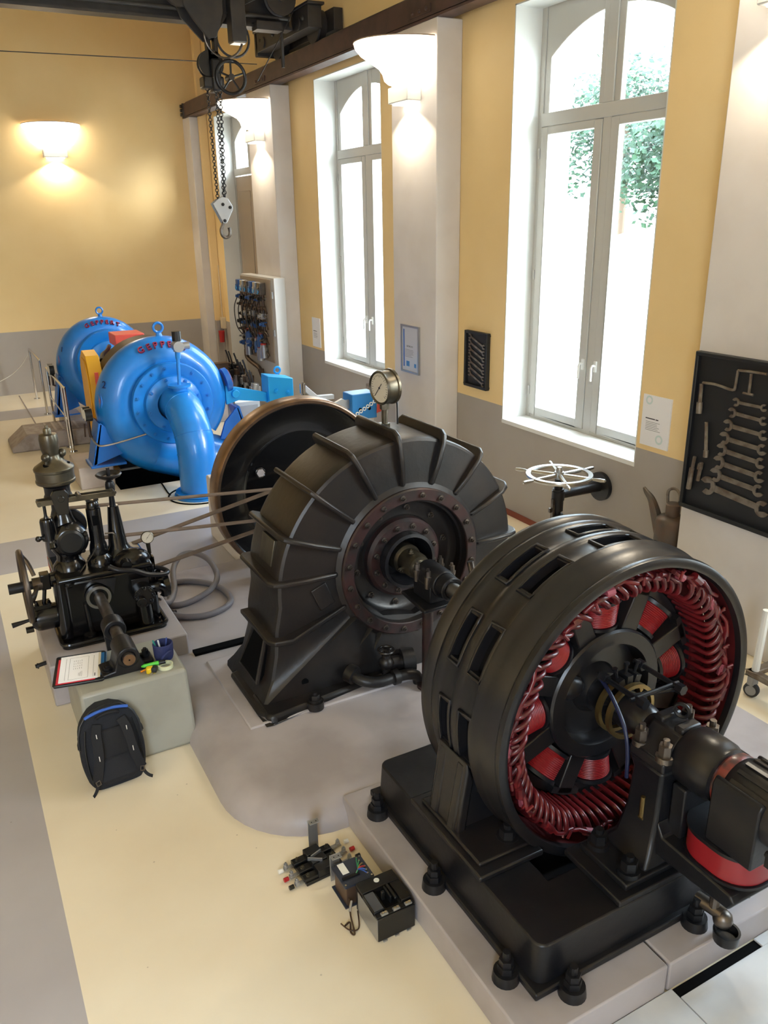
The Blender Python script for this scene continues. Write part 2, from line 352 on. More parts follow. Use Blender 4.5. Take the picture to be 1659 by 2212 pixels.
def window(k, c, door=False):
    wn = MB(); n = 'door_%d' % k if door else 'window_%d' % k
    zb = 0.0 if door else 1.0
    fr = MB()
    x0, x1 = 5.30, 5.37
    for s in (-1, 1):
        fr.prism([(c+s*HW, zb), (c+s*(HW-.07), zb), (c+s*(HW-.07), ZT), (c+s*HW, ZT)], fYZ, x0, x1)
        fr.prism([(c+s*.87, 3.88)]+[(c+s*.87, ZT-.001), (c, ZT-.001), (c, archz(.05))]+[(c+s*d, archz(d)) for d in [.1+.07*j for j in range(11)]]+[(c+s*.80, 3.88)], fYZ, x0+.012, x1-.012)
    fr.box(x0-.015, c-.87, 3.77, x1, c+.87, 3.885)
    fr.box(x0-.01, c-.055, 3.885, x1, c+.055, ZT)
    for s in (-1, 1): fr.box(x0+.004, min(c+s*.055, c+s*.13), 3.885, x1-.012, max(c+s*.055, c+s*.13), ZT)
    if not door:
        fr.box(x0-.005, c-.056, zb, x1, c+.05, 3.78); fr.box(x0, c-.87, zb, x1, c+.87, zb+.05)
    root = obj(n, fr, M_FRAME, kind='structure', bevel=.006)
    lin = MB()
    for s in (-1, 1): lin.box(5.0, min(c+s*HW, c+s*(HW-.012)), zb, 5.3, max(c+s*HW, c+s*(HW-.012)), ZT).box(5.37, min(c+s*HW, c+s*(HW-.012)), zb, 5.7, max(c+s*HW, c+s*(HW-.012)), ZT)
    lin.box(5.0, c-HW, ZT-.012, 5.3, c+HW, ZT).box(5.37, c-HW, ZT-.012, 5.7, c+HW, ZT)
    obj('reveal_lining', lin, M_REV, root)
    if not door:
        obj('window_sill', MB().box(4.995, c-HW, zb-.03, 5.30, c+HW, zb+.012), mat('sill_paint', S(226, 226, 224), .5), root, bevel=.004)
        obj('outer_sill', MB().box(5.37, c-HW, zb-.03, 5.75, c+HW, zb+.012), M_REV, root)
    for s in (-1, 1):
        g = MB().prism([(c+s*.05, 3.885), (c+s*.80, 3.885), (c+s*.80, archz(.8))]+[(c+s*d, archz(d)) for d in [.7-.1*j for j in range(7)]]+[(c+s*.05, archz(.05))], fYZ, 5.33, 5.336)
        obj('arched_pane', g, M_GLASS, root)
        if door:
            d = MB().box(5.31, min(c+s*.005, c+s*.87), 0.02, 5.36, max(c+s*.005, c+s*.87), 3.75)
            lf = obj('door_leaf', d, mat('door_paint', S(176, 162, 146), .5), root)
            for z0, z1 in ((.25, 1.3), (1.5, 3.5)):
                y0, y1 = sorted((c+s*.13, c+s*.74))
                obj('door_panel', MB().box(5.295, y0, z0, 5.315, y1, z1), mat('door_panel_paint', S(166, 152, 136), .5), lf, bevel=.012)
            continue
        ya, yb = c+s*.055, c+s*.87; lo, hi = min(ya, yb), max(ya, yb); q = .095
        sh = MB().box(x0-.012, lo, 1.05, x1-.01, lo+q, 3.765).box(x0-.012, hi-q, 1.05, x1-.01, hi, 3.765).box(x0-.012, lo+q, 1.05, x1-.01, hi-q, 1.13).box(x0-.012, lo+q, 3.70, x1-.01, hi-q, 3.765)
        sash = obj('sash', sh, M_FRAME, root, bevel=.006)
        obj('pane', MB().box(5.33, lo+q, 1.13, 5.336, hi-q, 3.70), M_GLASS, sash)
        hy = c+s*.085
        h = MB().box(x0-.03, hy-.014, 1.62, x0-.01, hy+.014, 1.72).tube([(x0-.02, hy, 1.68), (x0-.06, hy, 1.68), (x0-.07, hy, 1.66), (x0-.07, hy, 1.54)], .011)
        obj('window_handle', h, M_WHITE, sash)
        for z in (1.25, 2.4, 3.5):
            obj('hinge', MB().cyl((x0-.015, c+s*.885, z), (x0-.015, c+s*.885, z+.09), .011, n=10), M_FRAME, sash)
for i, (c, zb) in enumerate(WIN[:4]): window(i+1, c)
window(1, WIN[4][0], True)

# outdoors seen through the panes: sunlit bank, hedge wall, trees
bank = MB().add([(5.7, -40, -.2), (5.7, 70, -.2), (11, 70, .2), (11, -40, .2), (24, 70, 3.0), (24, -40, 3.0), (60, 70, 9), (60, -40, 9)], [(0, 3, 2, 1), (3, 5, 4, 2), (5, 7, 6, 4)])
obj('ground', bank, M_GROUND, kind='structure')
def tree(x, y, z, h, r, sd, label):
    rnd = random.Random(sd)
    t = thing('tree', label, 'tree', (x, y, z), 'trees behind the building')
    obj('trunk', MB().tube([(x, y, z-.3), (x+.1, y, z+h*.4), (x, y+.1, z+h*.8)], [.22, .17, .08], 8), M_BARK, t)
    m = MB()
    for k in range(5200):
        a, b = rnd.uniform(0, 2*PI), math.acos(rnd.uniform(-1, 1)); q = r*rnd.uniform(.55, 1.0)*(1+.22*math.sin(3*a+sd)*math.sin(2*b))
        c = Vector((x+q*math.sin(b)*math.cos(a), y+q*math.sin(b)*math.sin(a), z+h*.58+q*math.cos(b)*h*.42/r))
        u = Vector((rnd.gauss(0, 1), rnd.gauss(0, 1), rnd.gauss(0, 1))).normalized(); v = u.orthogonal().normalized(); s = rnd.uniform(.06, .14)
        m.add([c-u*s, c+v*s*.6, c+u*s, c-v*s*.6], [(0, 1, 2, 3)])
    o = obj('foliage', m, M_LEAF, t); o['kind'] = 'stuff'
for i, (x, y, z, h, r) in enumerate(((19, 17.5, 2.0, 4.2, 1.9), (21, 22, 2.6, 5.2, 2.3), (20, 27.5, 2.4, 4.6, 2.1), (22, 34, 2.8, 5.2, 2.5), (24, 13.5, 3.2, 5.0, 2.2))):
    tree(x, y, z, h, r, i+3, ('green leafy tree filling the left pane of the big window', 'tall green leafy tree high in the right pane of the big window', 'green leafy tree glimpsed through the far narrow window', 'farthest green tree on the bright bank outside', 'green tree on the bank low in the right pane of the big window')[i])

# ------------------------------------------------------------------ concrete plinths
def roundpoly(pts, rad, n=8):
    out = []
    for i, p in enumerate(pts):
        r = rad[i]; p = Vector((p[0], p[1])); a = Vector(pts[i-1])-p; b = Vector(pts[(i+1) % len(pts)])-p
        if r <= 0: out.append(tuple(p)); continue
        a.normalize(); b.normalize(); c = p+(a+b)*r; s = p+a*r; e = p+b*r
        for j in range(n+1):
            t = j/n*PI/2; out.append(tuple(c-b*r*math.cos(t)-a*r*math.sin(t)))
    return out
def fillet_slab(outline, h, rr, k=6):
    """slab whose rim rolls down to the floor with radius rr"""
    n = len(outline); P = [Vector(p) for p in outline]; nor = []
    for i in range(n):
        t = (P[(i+1) % n]-P[i-1]).normalized(); nor.append(Vector((t.y, -t.x)))
    m = MB(); v = []
    for j in range(k+1):
        a = j/k*PI/2; ins = rr*(1-math.cos(a)); z = h*math.sin(a)
        v += [(P[i].x-nor[i].x*ins, P[i].y-nor[i].y*ins, z) for i in range(n)]
    f = [(j*n+i, j*n+(i+1) % n, (j+1)*n+(i+1) % n, (j+1)*n+i) for j in range(k) for i in range(n)]
    f.append([k*n+i for i in range(n)]); return m.add(v, f)
tp = roundpoly([(.90, 3.13), (3.5, 3.13), (3.5, 6.62), (.90, 6.62)], [.52, .3, 0, 0], 10)
obj('turbine_plinth', fillet_slab(tp, .145, .17), M_CONC, kind='structure', angle=60)
obj('turbine_pad', MB().box(1.21, 4.0, .14, 3.2, 4.9, .158), M_CONC, kind='structure', bevel=.012)
gp = MB().box(1.43, 1.625, 0, 2.13, 3.2, .15).box(2.142, 1.625, 0, 3.9, 3.2, .15)
obj('generator_plinth', gp, M_CONC, kind='structure', bevel=.008)
obj('channel_cover', MB().box(1.17, 5.02, .145, 3.0, 5.09, .165), M_DARK, kind='structure')
obj('flywheel_plinth', MB().box(2.065, 6.3, 0, 2.9, 7.6, .64), M_PIL, kind='structure', bevel=.015)
obj('floor_plate', MB().box(1.38, -.6, 0, 2.16, 1.622, .012).box(2.165, -.6, 0, 3.6, 1.575, .012).box(2.66, 1.575, 0, 3.6, 1.622, .012).cyl((2.22, 1.22, .012), (2.22, 1.22, .02), .018, n=12), M_PLATE, kind='structure', bevel=.002)
obj('plate_slot', MB().box(2.165, 1.57, 0, 2.66, 1.62, .004), M_DARK, kind='structure')  # black strip painted for the shade in the plate gap
blk = MB().prism([(5.09, 0), (6.0, 0), (6.0, .3), (5.09, .3)], fYZ, .24, 1.15)
obj('governor_plinth', blk, M_CONC, kind='structure', bevel=.012)
sb = MB().add([(.33, 4.25, 0), (.955, 4.25, 0), (.955, 5.085, 0), (.33, 5.085, 0), (.33, 4.285, .5), (.94, 4.285, .5), (.94, 4.74, .5), (.33, 4.74, .5), (.955, 5.085, .31), (.33, 5.085, .31)], [(0, 3, 2, 1), (0, 1, 5, 4), (4, 5, 6, 7), (6, 8, 9, 7), (1, 2, 8, 6, 5), (0, 4, 7, 9, 3), (2, 3, 9, 8)])
obj('pedestal_block', sb, M_CONC2, kind='structure', bevel=.02)

# ------------------------------------------------------------------ crane rail and crane
ra = thing('crane_rail', 'brown steel crane rail running along the window wall on the pilasters', 'rail', (4.78, 6, 4.8))
obj('rail_beam', MB().box(4.765, -2.9, 4.81, 4.795, 16.4, 5.03).box(4.70, -2.9, 4.80, 4.88, 16.4, 4.822).box(4.70, -2.9, 5.02, 4.88, 16.4, 5.045).box(4.70, -2.9, 4.83, 4.715, 16.4, 5.02), M_RAIL, ra)
obj('rail_head', MB().box(4.75, -2.9, 5.045, 4.81, 16.4, 5.075), M_DSTEEL, ra)
for yy in (3.55, 8.0, 12.5):
    s = obj('splice_plate', MB().box(4.688, yy-.35, 4.86, 4.70, yy+.05, 4.93), M_RAIL, ra)
    for q in (.28, .15, .02): obj('rivet', MB().sph((4.688, yy-q, 4.895), .02, 8), M_RAIL, s)
eb = MB().box(4.68, 16.36, 4.80, 4.70, 16.44, 5.05)
for z in (4.86, 4.93, 5.0): eb.cyl((4.69, 16.40, z), (4.64, 16.40, z), .03, n=10)
obj('end_stop', eb, M_DSTEEL, ra)
YB = 10.69; ZB = 5.2
cr = thing('overhead_crane', 'black overhead travelling crane spanning the room under the ceiling', 'crane', (3.0, YB, ZB))
obj('bridge_beam', MB().box(-4.9, YB, ZB+.02, 4.5, YB+.02, ZB+.55).box(-4.9, YB-.10, ZB, 4.5, YB+.11, ZB+.03).box(-4.9, YB-.10, ZB+.53, 4.5, YB+.11, ZB+.56), M_CRANE, cr)
obj('drive_shaft', MB().cyl((-4.9, YB-.14, ZB+.11), (4.45, YB-.14, ZB+.11), .025, n=12), M_CRANE, cr)
et = MB().box(4.52, 10.15, 5.16, 4.70, 11.95, 5.40).box(4.86, 10.15, 5.16, 4.98, 11.95, 5.40).box(4.52, 11.9, 5.12, 4.98, 12.0, 5.44).box(4.50, 10.1, 5.4, 4.72, 12.0, 5.43)
obj('end_truck', et, M_CRANE, cr, bevel=.006)
for yy in (10.45, 11.65):
    w = obj('truck_wheel', MB().lathe([(0, -.07), (.20, -.07), (.21, -.05), (.17, -.04), (.17, .05), (0, .05)], (4.78, yy, 5.245), (1, 0, 0), 28), M_CRANE, cr)
    obj('wheel_hub', MB().cyl((4.66, yy, 5.245), (4.50, yy, 5.245), .07, n=16), M_CRANE, w)
obj('rope_pulley', MB().lathe([(0, -.05), (.19, -.05), (.19, -.03), (.15, 0), (.19, .03), (.19, .05), (0, .05)], (4.30, YB-.22, 5.50), (0, 1, 0), 28).cyl((4.3, YB-.3, 5.5), (4.3, YB, 5.5), .05), M_CRANE, cr)
for q in ((4.55, 10.3, 5.28), (4.55, 10.8, 5.28), (4.55, 11.3, 5.28), (4.55, 11.75, 5.28)):
    obj('truck_bolt', MB().sph((4.515, q[1], q[2]), .028, 8), M_CRANE, cr)
obj('stay_wire', MB().tube([(4.30, YB-.26, 5.60), (3.6, YB-.24, 5.28)], .006, 6).tube([(4.45, YB-.25, 5.36), (3.85, 10.2, 4.55)], .006, 6).tube([(-4.9, 11.2, 4.75), (4.5, 11.9, 5.02)], .006, 6), M_CRANE, cr)
obj('hanging_bar', MB().cyl((4.35, YB-.1, ZB), (4.35, YB-.1, 4.78), .022, n=10), M_CRANE, cr)
obj('terminal_block', MB().box(4.0, YB-.2, ZB-.04, 4.33, YB-.02, ZB+.05), M_CRANE, cr)
TX = 3.43; TY = YB-.22
tr = thing('hoist_trolley', 'black crane trolley with bent cable loops riding on the beam', 'trolley', (TX, TY, 5.2))
obj('trolley_plate', MB().prism([(TX-.42, 5.75), (TX+.3, 5.75), (TX+.3, 5.4), (TX+.05, 5.06), (TX-.05, 4.97), (TX-.12, 4.97), (TX-.36, 5.2), (TX-.42, 5.35)], fXZ, TY, TY+.03).prism([(TX-.36, 5.7), (TX+.1, 5.7), (TX+.1, 5.25), (TX-.0, 5.0), (TX-.1, 4.98), (TX-.26, 5.16), (TX-.36, 5.3)], fXZ, TY-.15, TY-.12), M_CRANE, tr, bevel=.006)
obj('trolley_wheel', MB().lathe([(0, -.03), (.2, -.03), (.2, .03), (0, .03)], (TX-.38, TY-.1, 5.48), (0, 1, 0), 24), M_CRANE, tr)
mb = obj('motor_box', MB().box(3.62, TY-.16, 4.975, 3.80, TY+.02, 5.62), M_CRANE, tr, bevel=.01)
obj('lamp_glass', MB().box(3.635, TY-.145, 4.962, 3.785, TY+.005, 4.977), M_ZINC, mb)
for k, (dx, dy, rr) in enumerate(((.10, -.10, .23), (.24, -.02, .20))):
    a = arc((TX+dx, TY+dy, 5.03), X, Z, rr, 140, 395, 22)
    obj('cable_loop', MB().tube([Vector((p.x, p.y, p.z)) for p in a], .014, 8), M_CRANE if k else M_DSTEEL, tr)
hx, hy = 3.385, TY-.06
ch = thing('chain_hoist', 'black chain block with hand wheel and grey hook block hanging from the trolley', 'hoist', (hx, hy, 4.5))
obj('top_shackle', MB().prism([(hx-.07, 5.02), (hx-.02, 5.02), (hx-.015, 4.84), (hx+.015, 4.84), (hx+.02, 5.04), (hx+.07, 5.04), (hx+.06, 4.5), (hx-.06, 4.5)], fXZ, hy-.05, hy+.05), M_IRON, ch, bevel=.01)
obj('chain_sheave', MB().lathe([(0, -.05), (.15, -.05), (.15, -.03), (.11, 0), (.15, .03), (.15, .05), (0, .05)], (hx-.03, hy, 4.73), (0, 1, 0), 28), M_IRON, ch)
obj('gear_housing', MB().box(hx-.15, hy-.09, 4.47, hx+.10, hy+.1, 4.60).box(hx-.05, hy-.12, 4.44, hx+.06, hy+.12, 4.78), M_IRON, ch, bevel=.02)
hw = MB().ring((hx+.17, hy-.13, 4.59), Y, .175, .020, 32, 8).cyl((hx+.17, hy-.16, 4.59), (hx+.17, hy, 4.59), .035)
for k in range(5):
    a = k*2*PI/5+.3; hw.tube([(hx+.17, hy-.13, 4.59), (hx+.17+.175*math.cos(a), hy-.13, 4.59+.175*math.sin(a))], .012, 6)
obj('hand_wheel', hw, M_IRON, ch)
def chain(p0, p1, r, n):
    m = MB(); p0, p1 = Vector(p0), Vector(p1); d = (p1-p0); s = d.length/n; d.normalize(); u, w, _ = basis(d)
    for i in range(n):
        c = p0+d*s*(i+.5); a = u if i % 2 else w
        m.tube([c+d*s*.62*math.cos(t*PI/5)+a*r*1.5*math.sin(t*PI/5) for t in range(10)], r*.42, 5, True)
    return m
for (a, b, r, n) in (((hx-.095, hy-.02, 4.48), (hx-.07, hy, 3.24), .013, 38), ((hx-.0, hy-.05, 4.46), (hx+.01, hy, 3.27), .013, 36), ((hx+.065, hy, 4.46), (hx+.03, hy+.03, 3.27), .015, 30)):
    o = obj('hoist_chain', chain(a, b, r, n), M_IRON, ch); o['kind'] = 'stuff'
hb = MB(); bx = hx-.03
for q in (-.05, .04): hb.prism([(bx-.125, 3.20), (bx-.06, 3.25), (bx+.0, 3.28), (bx+.07, 3.26), (bx+.125, 3.17), (bx+.125, 3.13), (bx+.035, 2.97), (bx-.01, 2.97)], fXZ, hy+q-.006, hy+q+.012)
bl = obj('hook_block', hb, M_ZINC, ch, bevel=.004)
for dx, z in ((.0, 3.19), (.09, 3.155), (.01, 3.0)): obj('block_bolt', MB().bolt((bx+dx, hy-.056, z), (0, -1, 0), .015, .03), M_IRON, bl)
hk = [(bx+.01, hy, 2.98), (bx-.01, hy, 2.94), (bx-.03, hy, 2.89), (bx-.02, hy, 2.83), (bx+.02, hy, 2.80), (bx+.07, hy, 2.82), (bx+.085, hy, 2.87), (bx+.075, hy, 2.92)]
obj('lifting_hook', MB().tube(smooth(hk, 4), [.020]*29, 10), M_DSTEEL, ch)

# ------------------------------------------------------------------ wall lamps
def wall_lamp(loc, rz, label):
    t = thing('wall_lamp', label, 'lamp', (0, 0, 0), 'uplighter wall lamps')
    m = MB(); prof = [(.30, .20, .0), (.345, .23, .03), (.36, .25, .09), (.375, .30, .14), (.40, .42, .19), (.44, .52, .24), (.475, .57, .29), (.485, .58, .325), (.47, .56, .335)]; n = 20; v = []; f = []
    for r, dp, z in prof:
        v += [(-math.cos(PI*k/n)*r, -.02-math.sin(PI*k/n)*dp, z) for k in range(n+1)]
    q = n+1
    for j in range(len(prof)-1): f += [(j*q+k, j*q+k+1, (j+1)*q+k+1, (j+1)*q+k) for k in range(n)]
    f.append(list(range(q)))
    m.add(v, f); b = obj('glass_bowl', m, M_LAMP, t, angle=60)
    ld = [(-.49*math.cos(PI*k/n), -.02-.59*math.sin(PI*k/n)) for k in range(n+1)]
    obj('bowl_lid', MB().prism(ld, fXY, .336, .346), M_LID, t)
    bx = MB().box(-.20, -.17, -.19, .20, 0, -.04).box(-.06, -.1, -.05, .06, 0, .02)
    h = obj('lamp_housing', bx, M_WHITE, t, bevel=.01)
    gl = MB()
    for k in range(6): gl.box(-.204, -.14, -.16+.018*k, -.2, -.06, -.152+.018*k)
    obj('vent_grille', gl, M_INK, h)
    obj('lower_diffuser', MB().box(-.15, -.14, -.205, .15, -.02, -.19), M_LAMP, h)
    for nm, z, e, ang, dirz in (('down_light', -.22, 42, 132, -1),):
        l = bpy.data.lights.new(nm, 'SPOT'); l.energy = e*LAMP_W; l.spot_size = math.radians(ang); l.spot_blend = .25; l.color = (1.0, .86, .64); l.shadow_soft_size = .03
        o = bpy.data.objects.new(nm, l); COL.objects.link(o); o.parent = t; o.location = (0, -.10, z); o.rotation_euler = (PI if dirz > 0 else 0, 0, 0)
    t.location = loc; t.rotation_euler = (0, 0, rz); return t
WL = wall_lamp((2.35, 16.55, 4.29), 0, 'glowing white bowl lamp on the yellow end wall, left of the pilasters')
dup(WL, (4.706, 8.04, 4.30), -PI/2, 'glowing white bowl lamp on the pilaster between the two lit windows')
dup(WL, (4.706, 12.5, 4.28), -PI/2, 'glowing white bowl lamp on the pilaster behind the hoist chains')
dup(WL, (4.706, 3.56, 4.32), -PI/2, 'glowing white bowl lamp high on the right pilaster above the tool board')
# ================================================================== GENERATOR
GX, GZ = 2.42, .905
g = thing('generator', 'large black ring generator with red windings inside, on a black base frame', 'generator', (GX, 2.45, .15))
def pol(r, deg, y): a = math.radians(deg); return Vector((GX+r*math.cos(a), y, GZ+r*math.sin(a)))
# base frame
bo = roundpoly([(1.585, 1.78), (3.255, 1.78), (3.255, 3.11), (1.585, 3.11)], [.05]*4, 4)
def taper(poly, z0, z1, gx, cx, cy):
    m = MB(); n = len(poly)
    v = [(p[0], p[1], z0) for p in poly]+[(cx+(p[0]-cx)*gx, cy+(p[1]-cy)*gx, z1) for p in poly]
    return m.add(v, [(i, (i+1) % n, (i+1) % n+n, i+n) for i in range(n)]+[list(range(n))[::-1]]), [list(v[n+i]) for i in range(n)]
m, top = taper(bo, .15, .365, .985, 2.42, 2.445)
# top deck with a pit opening under the stator
n = len(top); hole = [(1.85, 2.05), (2.99, 2.05), (2.99, 2.9), (1.85, 2.9)]
b0 = len(m.v); m.v += [Vector(p) for p in top]+[Vector((x, y, .365)) for x, y in hole]+[Vector((x, y, .2)) for x, y in hole]
q = n//4
cor = [q//2+q*k for k in range(4)]
for k in range(4):
    ids = [b0+(cor[k]+j) % n for j in range(q+1)]
    m.f.append(ids+[b0+n+(k+1) % 4, b0+n+k])
    m.f.append([b0+n+k, b0+n+(k+1) % 4, b0+n+4+(k+1) % 4, b0+n+4+k])
m.f.append([b0+n+4+k for k in range(4)])
m.box(1.56, 1.755, .15, 3.28, 3.135, .185)
base = obj('base_frame', m, M_IRON, g, bevel=.008)
ear = MB().cyl((0, 0, 0), (0, 0, .045), .056, .05, 20).cyl((0, 0, .045), (0, 0, .075), .036, None, 6).cyl((0, 0, .075), (0, 0, .105), .03, None, 6).cyl((0, 0, .105), (0, 0, .14), .016, None, 10)
e0 = None
for x, y in ((1.525, 2.98), (1.525, 2.44), (1.525, 1.90), (1.71, 1.72), (2.38, 1.72), (3.1, 1.72)):
    if e0 is None: e0 = at0('mounting_bolt', ear, M_IRON, g, (x, y, .15))
    else: inst('mounting_bolt', e0, g, (x, y, .15))
# stator housing shell with ventilation slots
def shell(prof, nseg, holes, th):
    """prof: list of (r,y); holes: list of (iy0, iy1, a0, a1) in degrees"""
    m = MB(); A = [360*i/nseg for i in range(nseg)]
    idx = {}
    def vid(i, k, inner=False):
        key = (i, k % nseg, inner)
        if key not in idx:
            r, y = prof[i]; idx[key] = len(m.v); m.v.append(pol(r-(th if inner else 0), A[k % nseg], y))
        return idx[key]
    def isgap(i, k):
        mid = A[k]+180/nseg
        for i0, i1, a0, a1 in holes:
            if i0 <= i < i1 and (mid-a0) % 360 < (a1-a0): return True
        return False
    P = len(prof)-1
    for i in range(P):
        for k in range(nseg):
            if isgap(i, k):
                for di, dk, a, b in ((-1, 0, (i, k), (i, k+1)), (1, 0, (i+1, k), (i+1, k+1)), (0, -1, (i, k), (i+1, k)), (0, 1, (i, k+1), (i+1, k+1))):
                    ni, nk = i+di, (k+dk) % nseg
                    if not (0 <= ni < P) or not isgap(ni, nk): m.f.append([vid(*a), vid(*b), vid(*b, True), vid(*a, True)])
            else: m.f.append([vid(i, k), vid(i, k+1), vid(i+1, k+1), vid(i+1, k)])
    return m
YF = 2.20
prof = [(.685, 2.235), (.69, 2.205), (.715, 2.198), (.733, 2.205), (.738, 2.225), (.728, 2.242), (.718, 2.25), (.722, 2.262), (.735, 2.29), (.742, 2.33), (.744, 2.365), (.752, 2.378), (.752, 2.394), (.738, 2.405), (.733, 2.415), (.733, 2.500), (.738, 2.512), (.744, 2.525), (.744, 2.545), (.738, 2.56), (.733, 2.58), (.733, 2.652), (.74, 2.668), (.75, 2.69), (.744, 2.71), (.735, 2.73), (.748, 2.75), (.755, 2.775), (.745, 2.80), (.66, 2.81)]
WC = [84.6+360/11*k for k in range(11)]
holes = [(14, 15, c-8.75, c+8.75) for c in WC]+[(20, 21, c-8.75, c+8.75) for c in WC]
for i, hh in enumerate(holes): holes[i] = hh
sh = shell(prof, 264, holes, .045)
hs = obj('stator_housing', sh, M_GEN, g, angle=50)
obj('housing_lining', MB().lathe([(.686, 2.235), (.69, 2.41)], (GX, 0, GZ), Y, 72).lathe([(.66, 2.81), (.3, 2.80)], (GX, 0, GZ), Y, 72), M_DRED, g, angle=50)
fr0 = {}
for row, (y0, y1) in enumerate(((2.413, 2.503), (2.577, 2.655))):
    for c in WC:
        pts = []
        for s in range(11): pts.append((-9.6+1.92*s, y0))
        for s in range(11): pts.append((9.6-1.92*s, y1))
        mb = MB().tube([Vector(((.737)*math.cos(math.radians(90+a)), y-(y0+y1)/2, .737*math.sin(math.radians(90+a)))) for a, y in pts], .0085, 6, True)
        loc = Vector((GX, (y0+y1)/2, GZ)); rot = (0, -math.radians(c-90), 0)
        if row not in fr0: fr0[row] = at0('slot_rim', mb, M_GEN, g, loc, rot, angle=60)
        else: inst('slot_rim', fr0[row], g, loc, rot)
obj('stator_core', MB().lathe([(.555, 2.40), (.665, 2.41), (.665, 2.72), (.555, 2.73)], (GX, 0, GZ), Y, 96, True), mat('core_dark', S(26, 24, 25), .6), g, angle=40)
obj('core_clamp_ring', MB().lathe([(.56, 2.385), (.62, 2.38), (.665, 2.395), (.665, 2.41), (.56, 2.41)], (GX, 0, GZ), Y, 96, True), M_DRED, g)
# end windings: one bent bar per slot
cl = MB().tube(smooth([(.556, .06, 0), (.556, -.03, .004), (.558, -.075, .008), (.585, -.10, .03), (.625, -.10, .062), (.645, -.075, .085), (.648, -.03, .10)], 3), .0125, 7)
cl = MB().add([Vector((v.x*math.cos(v.z/.6)*1.0, v.y, v.x*math.sin(v.z/.6))) for v in cl.v], cl.f)
c2 = MB().tube(smooth([(.556, .06, 0), (.556, -.05, .004), (.562, -.10, .010), (.60, -.125, .03), (.64, -.115, .058), (.652, -.06, .075), (.652, -.01, .08)], 3), .0125, 7)
c2 = MB().add([Vector((v.x*math.cos(v.z/.6), v.y, v.x*math.sin(v.z/.6))) for v in c2.v], c2.f)
w0 = {}
for k in range(72):
    kind = 0 if (k//6) % 2 == 0 else 1
    rot = (0, -math.radians(k*5), 0); loc = (GX, 2.36, GZ)
    if kind not in w0: w0[kind] = at0('winding_bar', (cl, c2)[kind], M_RED, g, loc, rot, angle=60)
    else: inst('winding_bar', w0[kind], g, loc, rot)
rnd = random.Random(5)
for k in range(20):
    a0 = k*18+rnd.uniform(-6, 6); a1 = a0+rnd.uniform(22, 40); r = rnd.uniform(.615, .660); y = rnd.uniform(2.225, 2.262)
    pts = [pol(r+.012*math.sin(j*1.3+k), a0+(a1-a0)*j/9, y+.014*math.sin(j*.9+k)) for j in range(10)]
    o = obj('connecting_lead', MB().tube(pts, .0105, 7), M_RED, g, angle=60)
    tp_ = pol(r, a0+(a1-a0)*.45, y); t2 = pol(r+.01, a0+(a1-a0)*.6, y)
    obj('lead_sleeve', MB().tube([tp_, t2], .02, 8), mat('sleeve_pink', S(150, 72, 84), .5) if k % 2 else M_RED, o)
    e = pol(r, a1-4, y); obj('lead_binding', MB().tube([pol(r-.02, a1-4, y-.02), pol(r+.02, a1-4, y-.02)], .007, 6).tube([pol(r-.02, a1-6, y+.01), pol(r+.025, a1-6, y-.012)], .006, 6), M_RED, o)
# rotor
obj('rotor_rim', MB().lathe([(.50, 2.43), (.545, 2.43), (.545, 2.72), (.50, 2.72)], (GX, 0, GZ), Y, 80, True), M_GEN, g)
hubm = MB().lathe([(.25, 2.46), (.25, 2.385), (.258, 2.37), (.318, 2.37), (.328, 2.38), (.328, 2.72), (.25, 2.72)], (GX, 0, GZ), Y, 72, True).lathe([(0, 2.40), (.1, 2.40), (.13, 2.46), (.25, 2.46), (.25, 2.6), (0, 2.6)], (GX, 0, GZ), Y, 48)
hub = obj('rotor_hub', hubm, M_GEN, g)
pole = MB().prism([(.30, -.052), (.50, -.046), (.53, -.05), (.53, .05), (.50, .046), (.30, .052)], lambda a, b, w: Vector((a, w, b)), -.0, .3)
shoe = MB().prism([(.497, -.085), (.525, -.09), (.535, 0), (.525, .09), (.497, .085)], lambda a, b, w: Vector((a, w, b)), .0, .3)
coil = MB().cyl((.352, 0, 0), (.468, 0, 0), .082, .094, 28)
for j in range(13): coil.ring((.356+.009*j, 0, 0), (1, 0, 0), .084+.0009*j, .0048, 28, 6)
flg = MB().cyl((.335, 0, 0), (.352, 0, 0), .096, .098, 24).cyl((.468, 0, 0), (.485, 0, 0), .108, .112, 24)
p0 = {}
for k in range(8):
    a = math.radians(22.5+45*k); rot = (0, -a, 0); b = math.radians(45*k+2); rb = (0, -b, 0); loc = (GX, 2.39, GZ)
    if not p0:
        p0['p'] = at0('rotor_pole', pole, M_GEN, g, loc, rot, bevel=.006)
        p0['c'] = at0('pole_coil', coil, M_COIL, g, (GX, 2.465, GZ), rb)
        p0['f'] = at0('coil_flange', flg, M_IRON, p0['c'], (GX, 2.465, GZ))
        p0['s'] = at0('pole_shoe', shoe, M_GEN, p0['p'], loc)
    else:
        o = inst('rotor_pole', p0['p'], g, loc, rot); inst('pole_shoe', p0['s'], o, loc)
        o = inst('pole_coil', p0['c'], g, (GX, 2.465, GZ), rb); inst('coil_flange', p0['f'], o, (GX, 2.465, GZ))
obj('rotor_shaft', MB().lathe([(0, 1.60), (.055, 1.60), (.06, 2.10), (.075, 2.12), (.085, 2.2), (.085, 2.40), (.085, 3.42), (0, 3.42)], (GX, 0, GZ), Y, 28), M_GEN, g)
for y in (2.225, 2.29):
    sr = obj('slip_ring', MB().lathe([(.118, y-.012), (.136, y-.012), (.136, y+.012), (.118, y+.012)], (GX, 0, GZ), Y, 48, True), M_BRASS, g)
    for k in range(3):
        a = 40+120*k; obj('ring_spoke', MB().cyl(pol(.08, a, y), pol(.12, a, y), .012, n=8), M_IRON, sr)
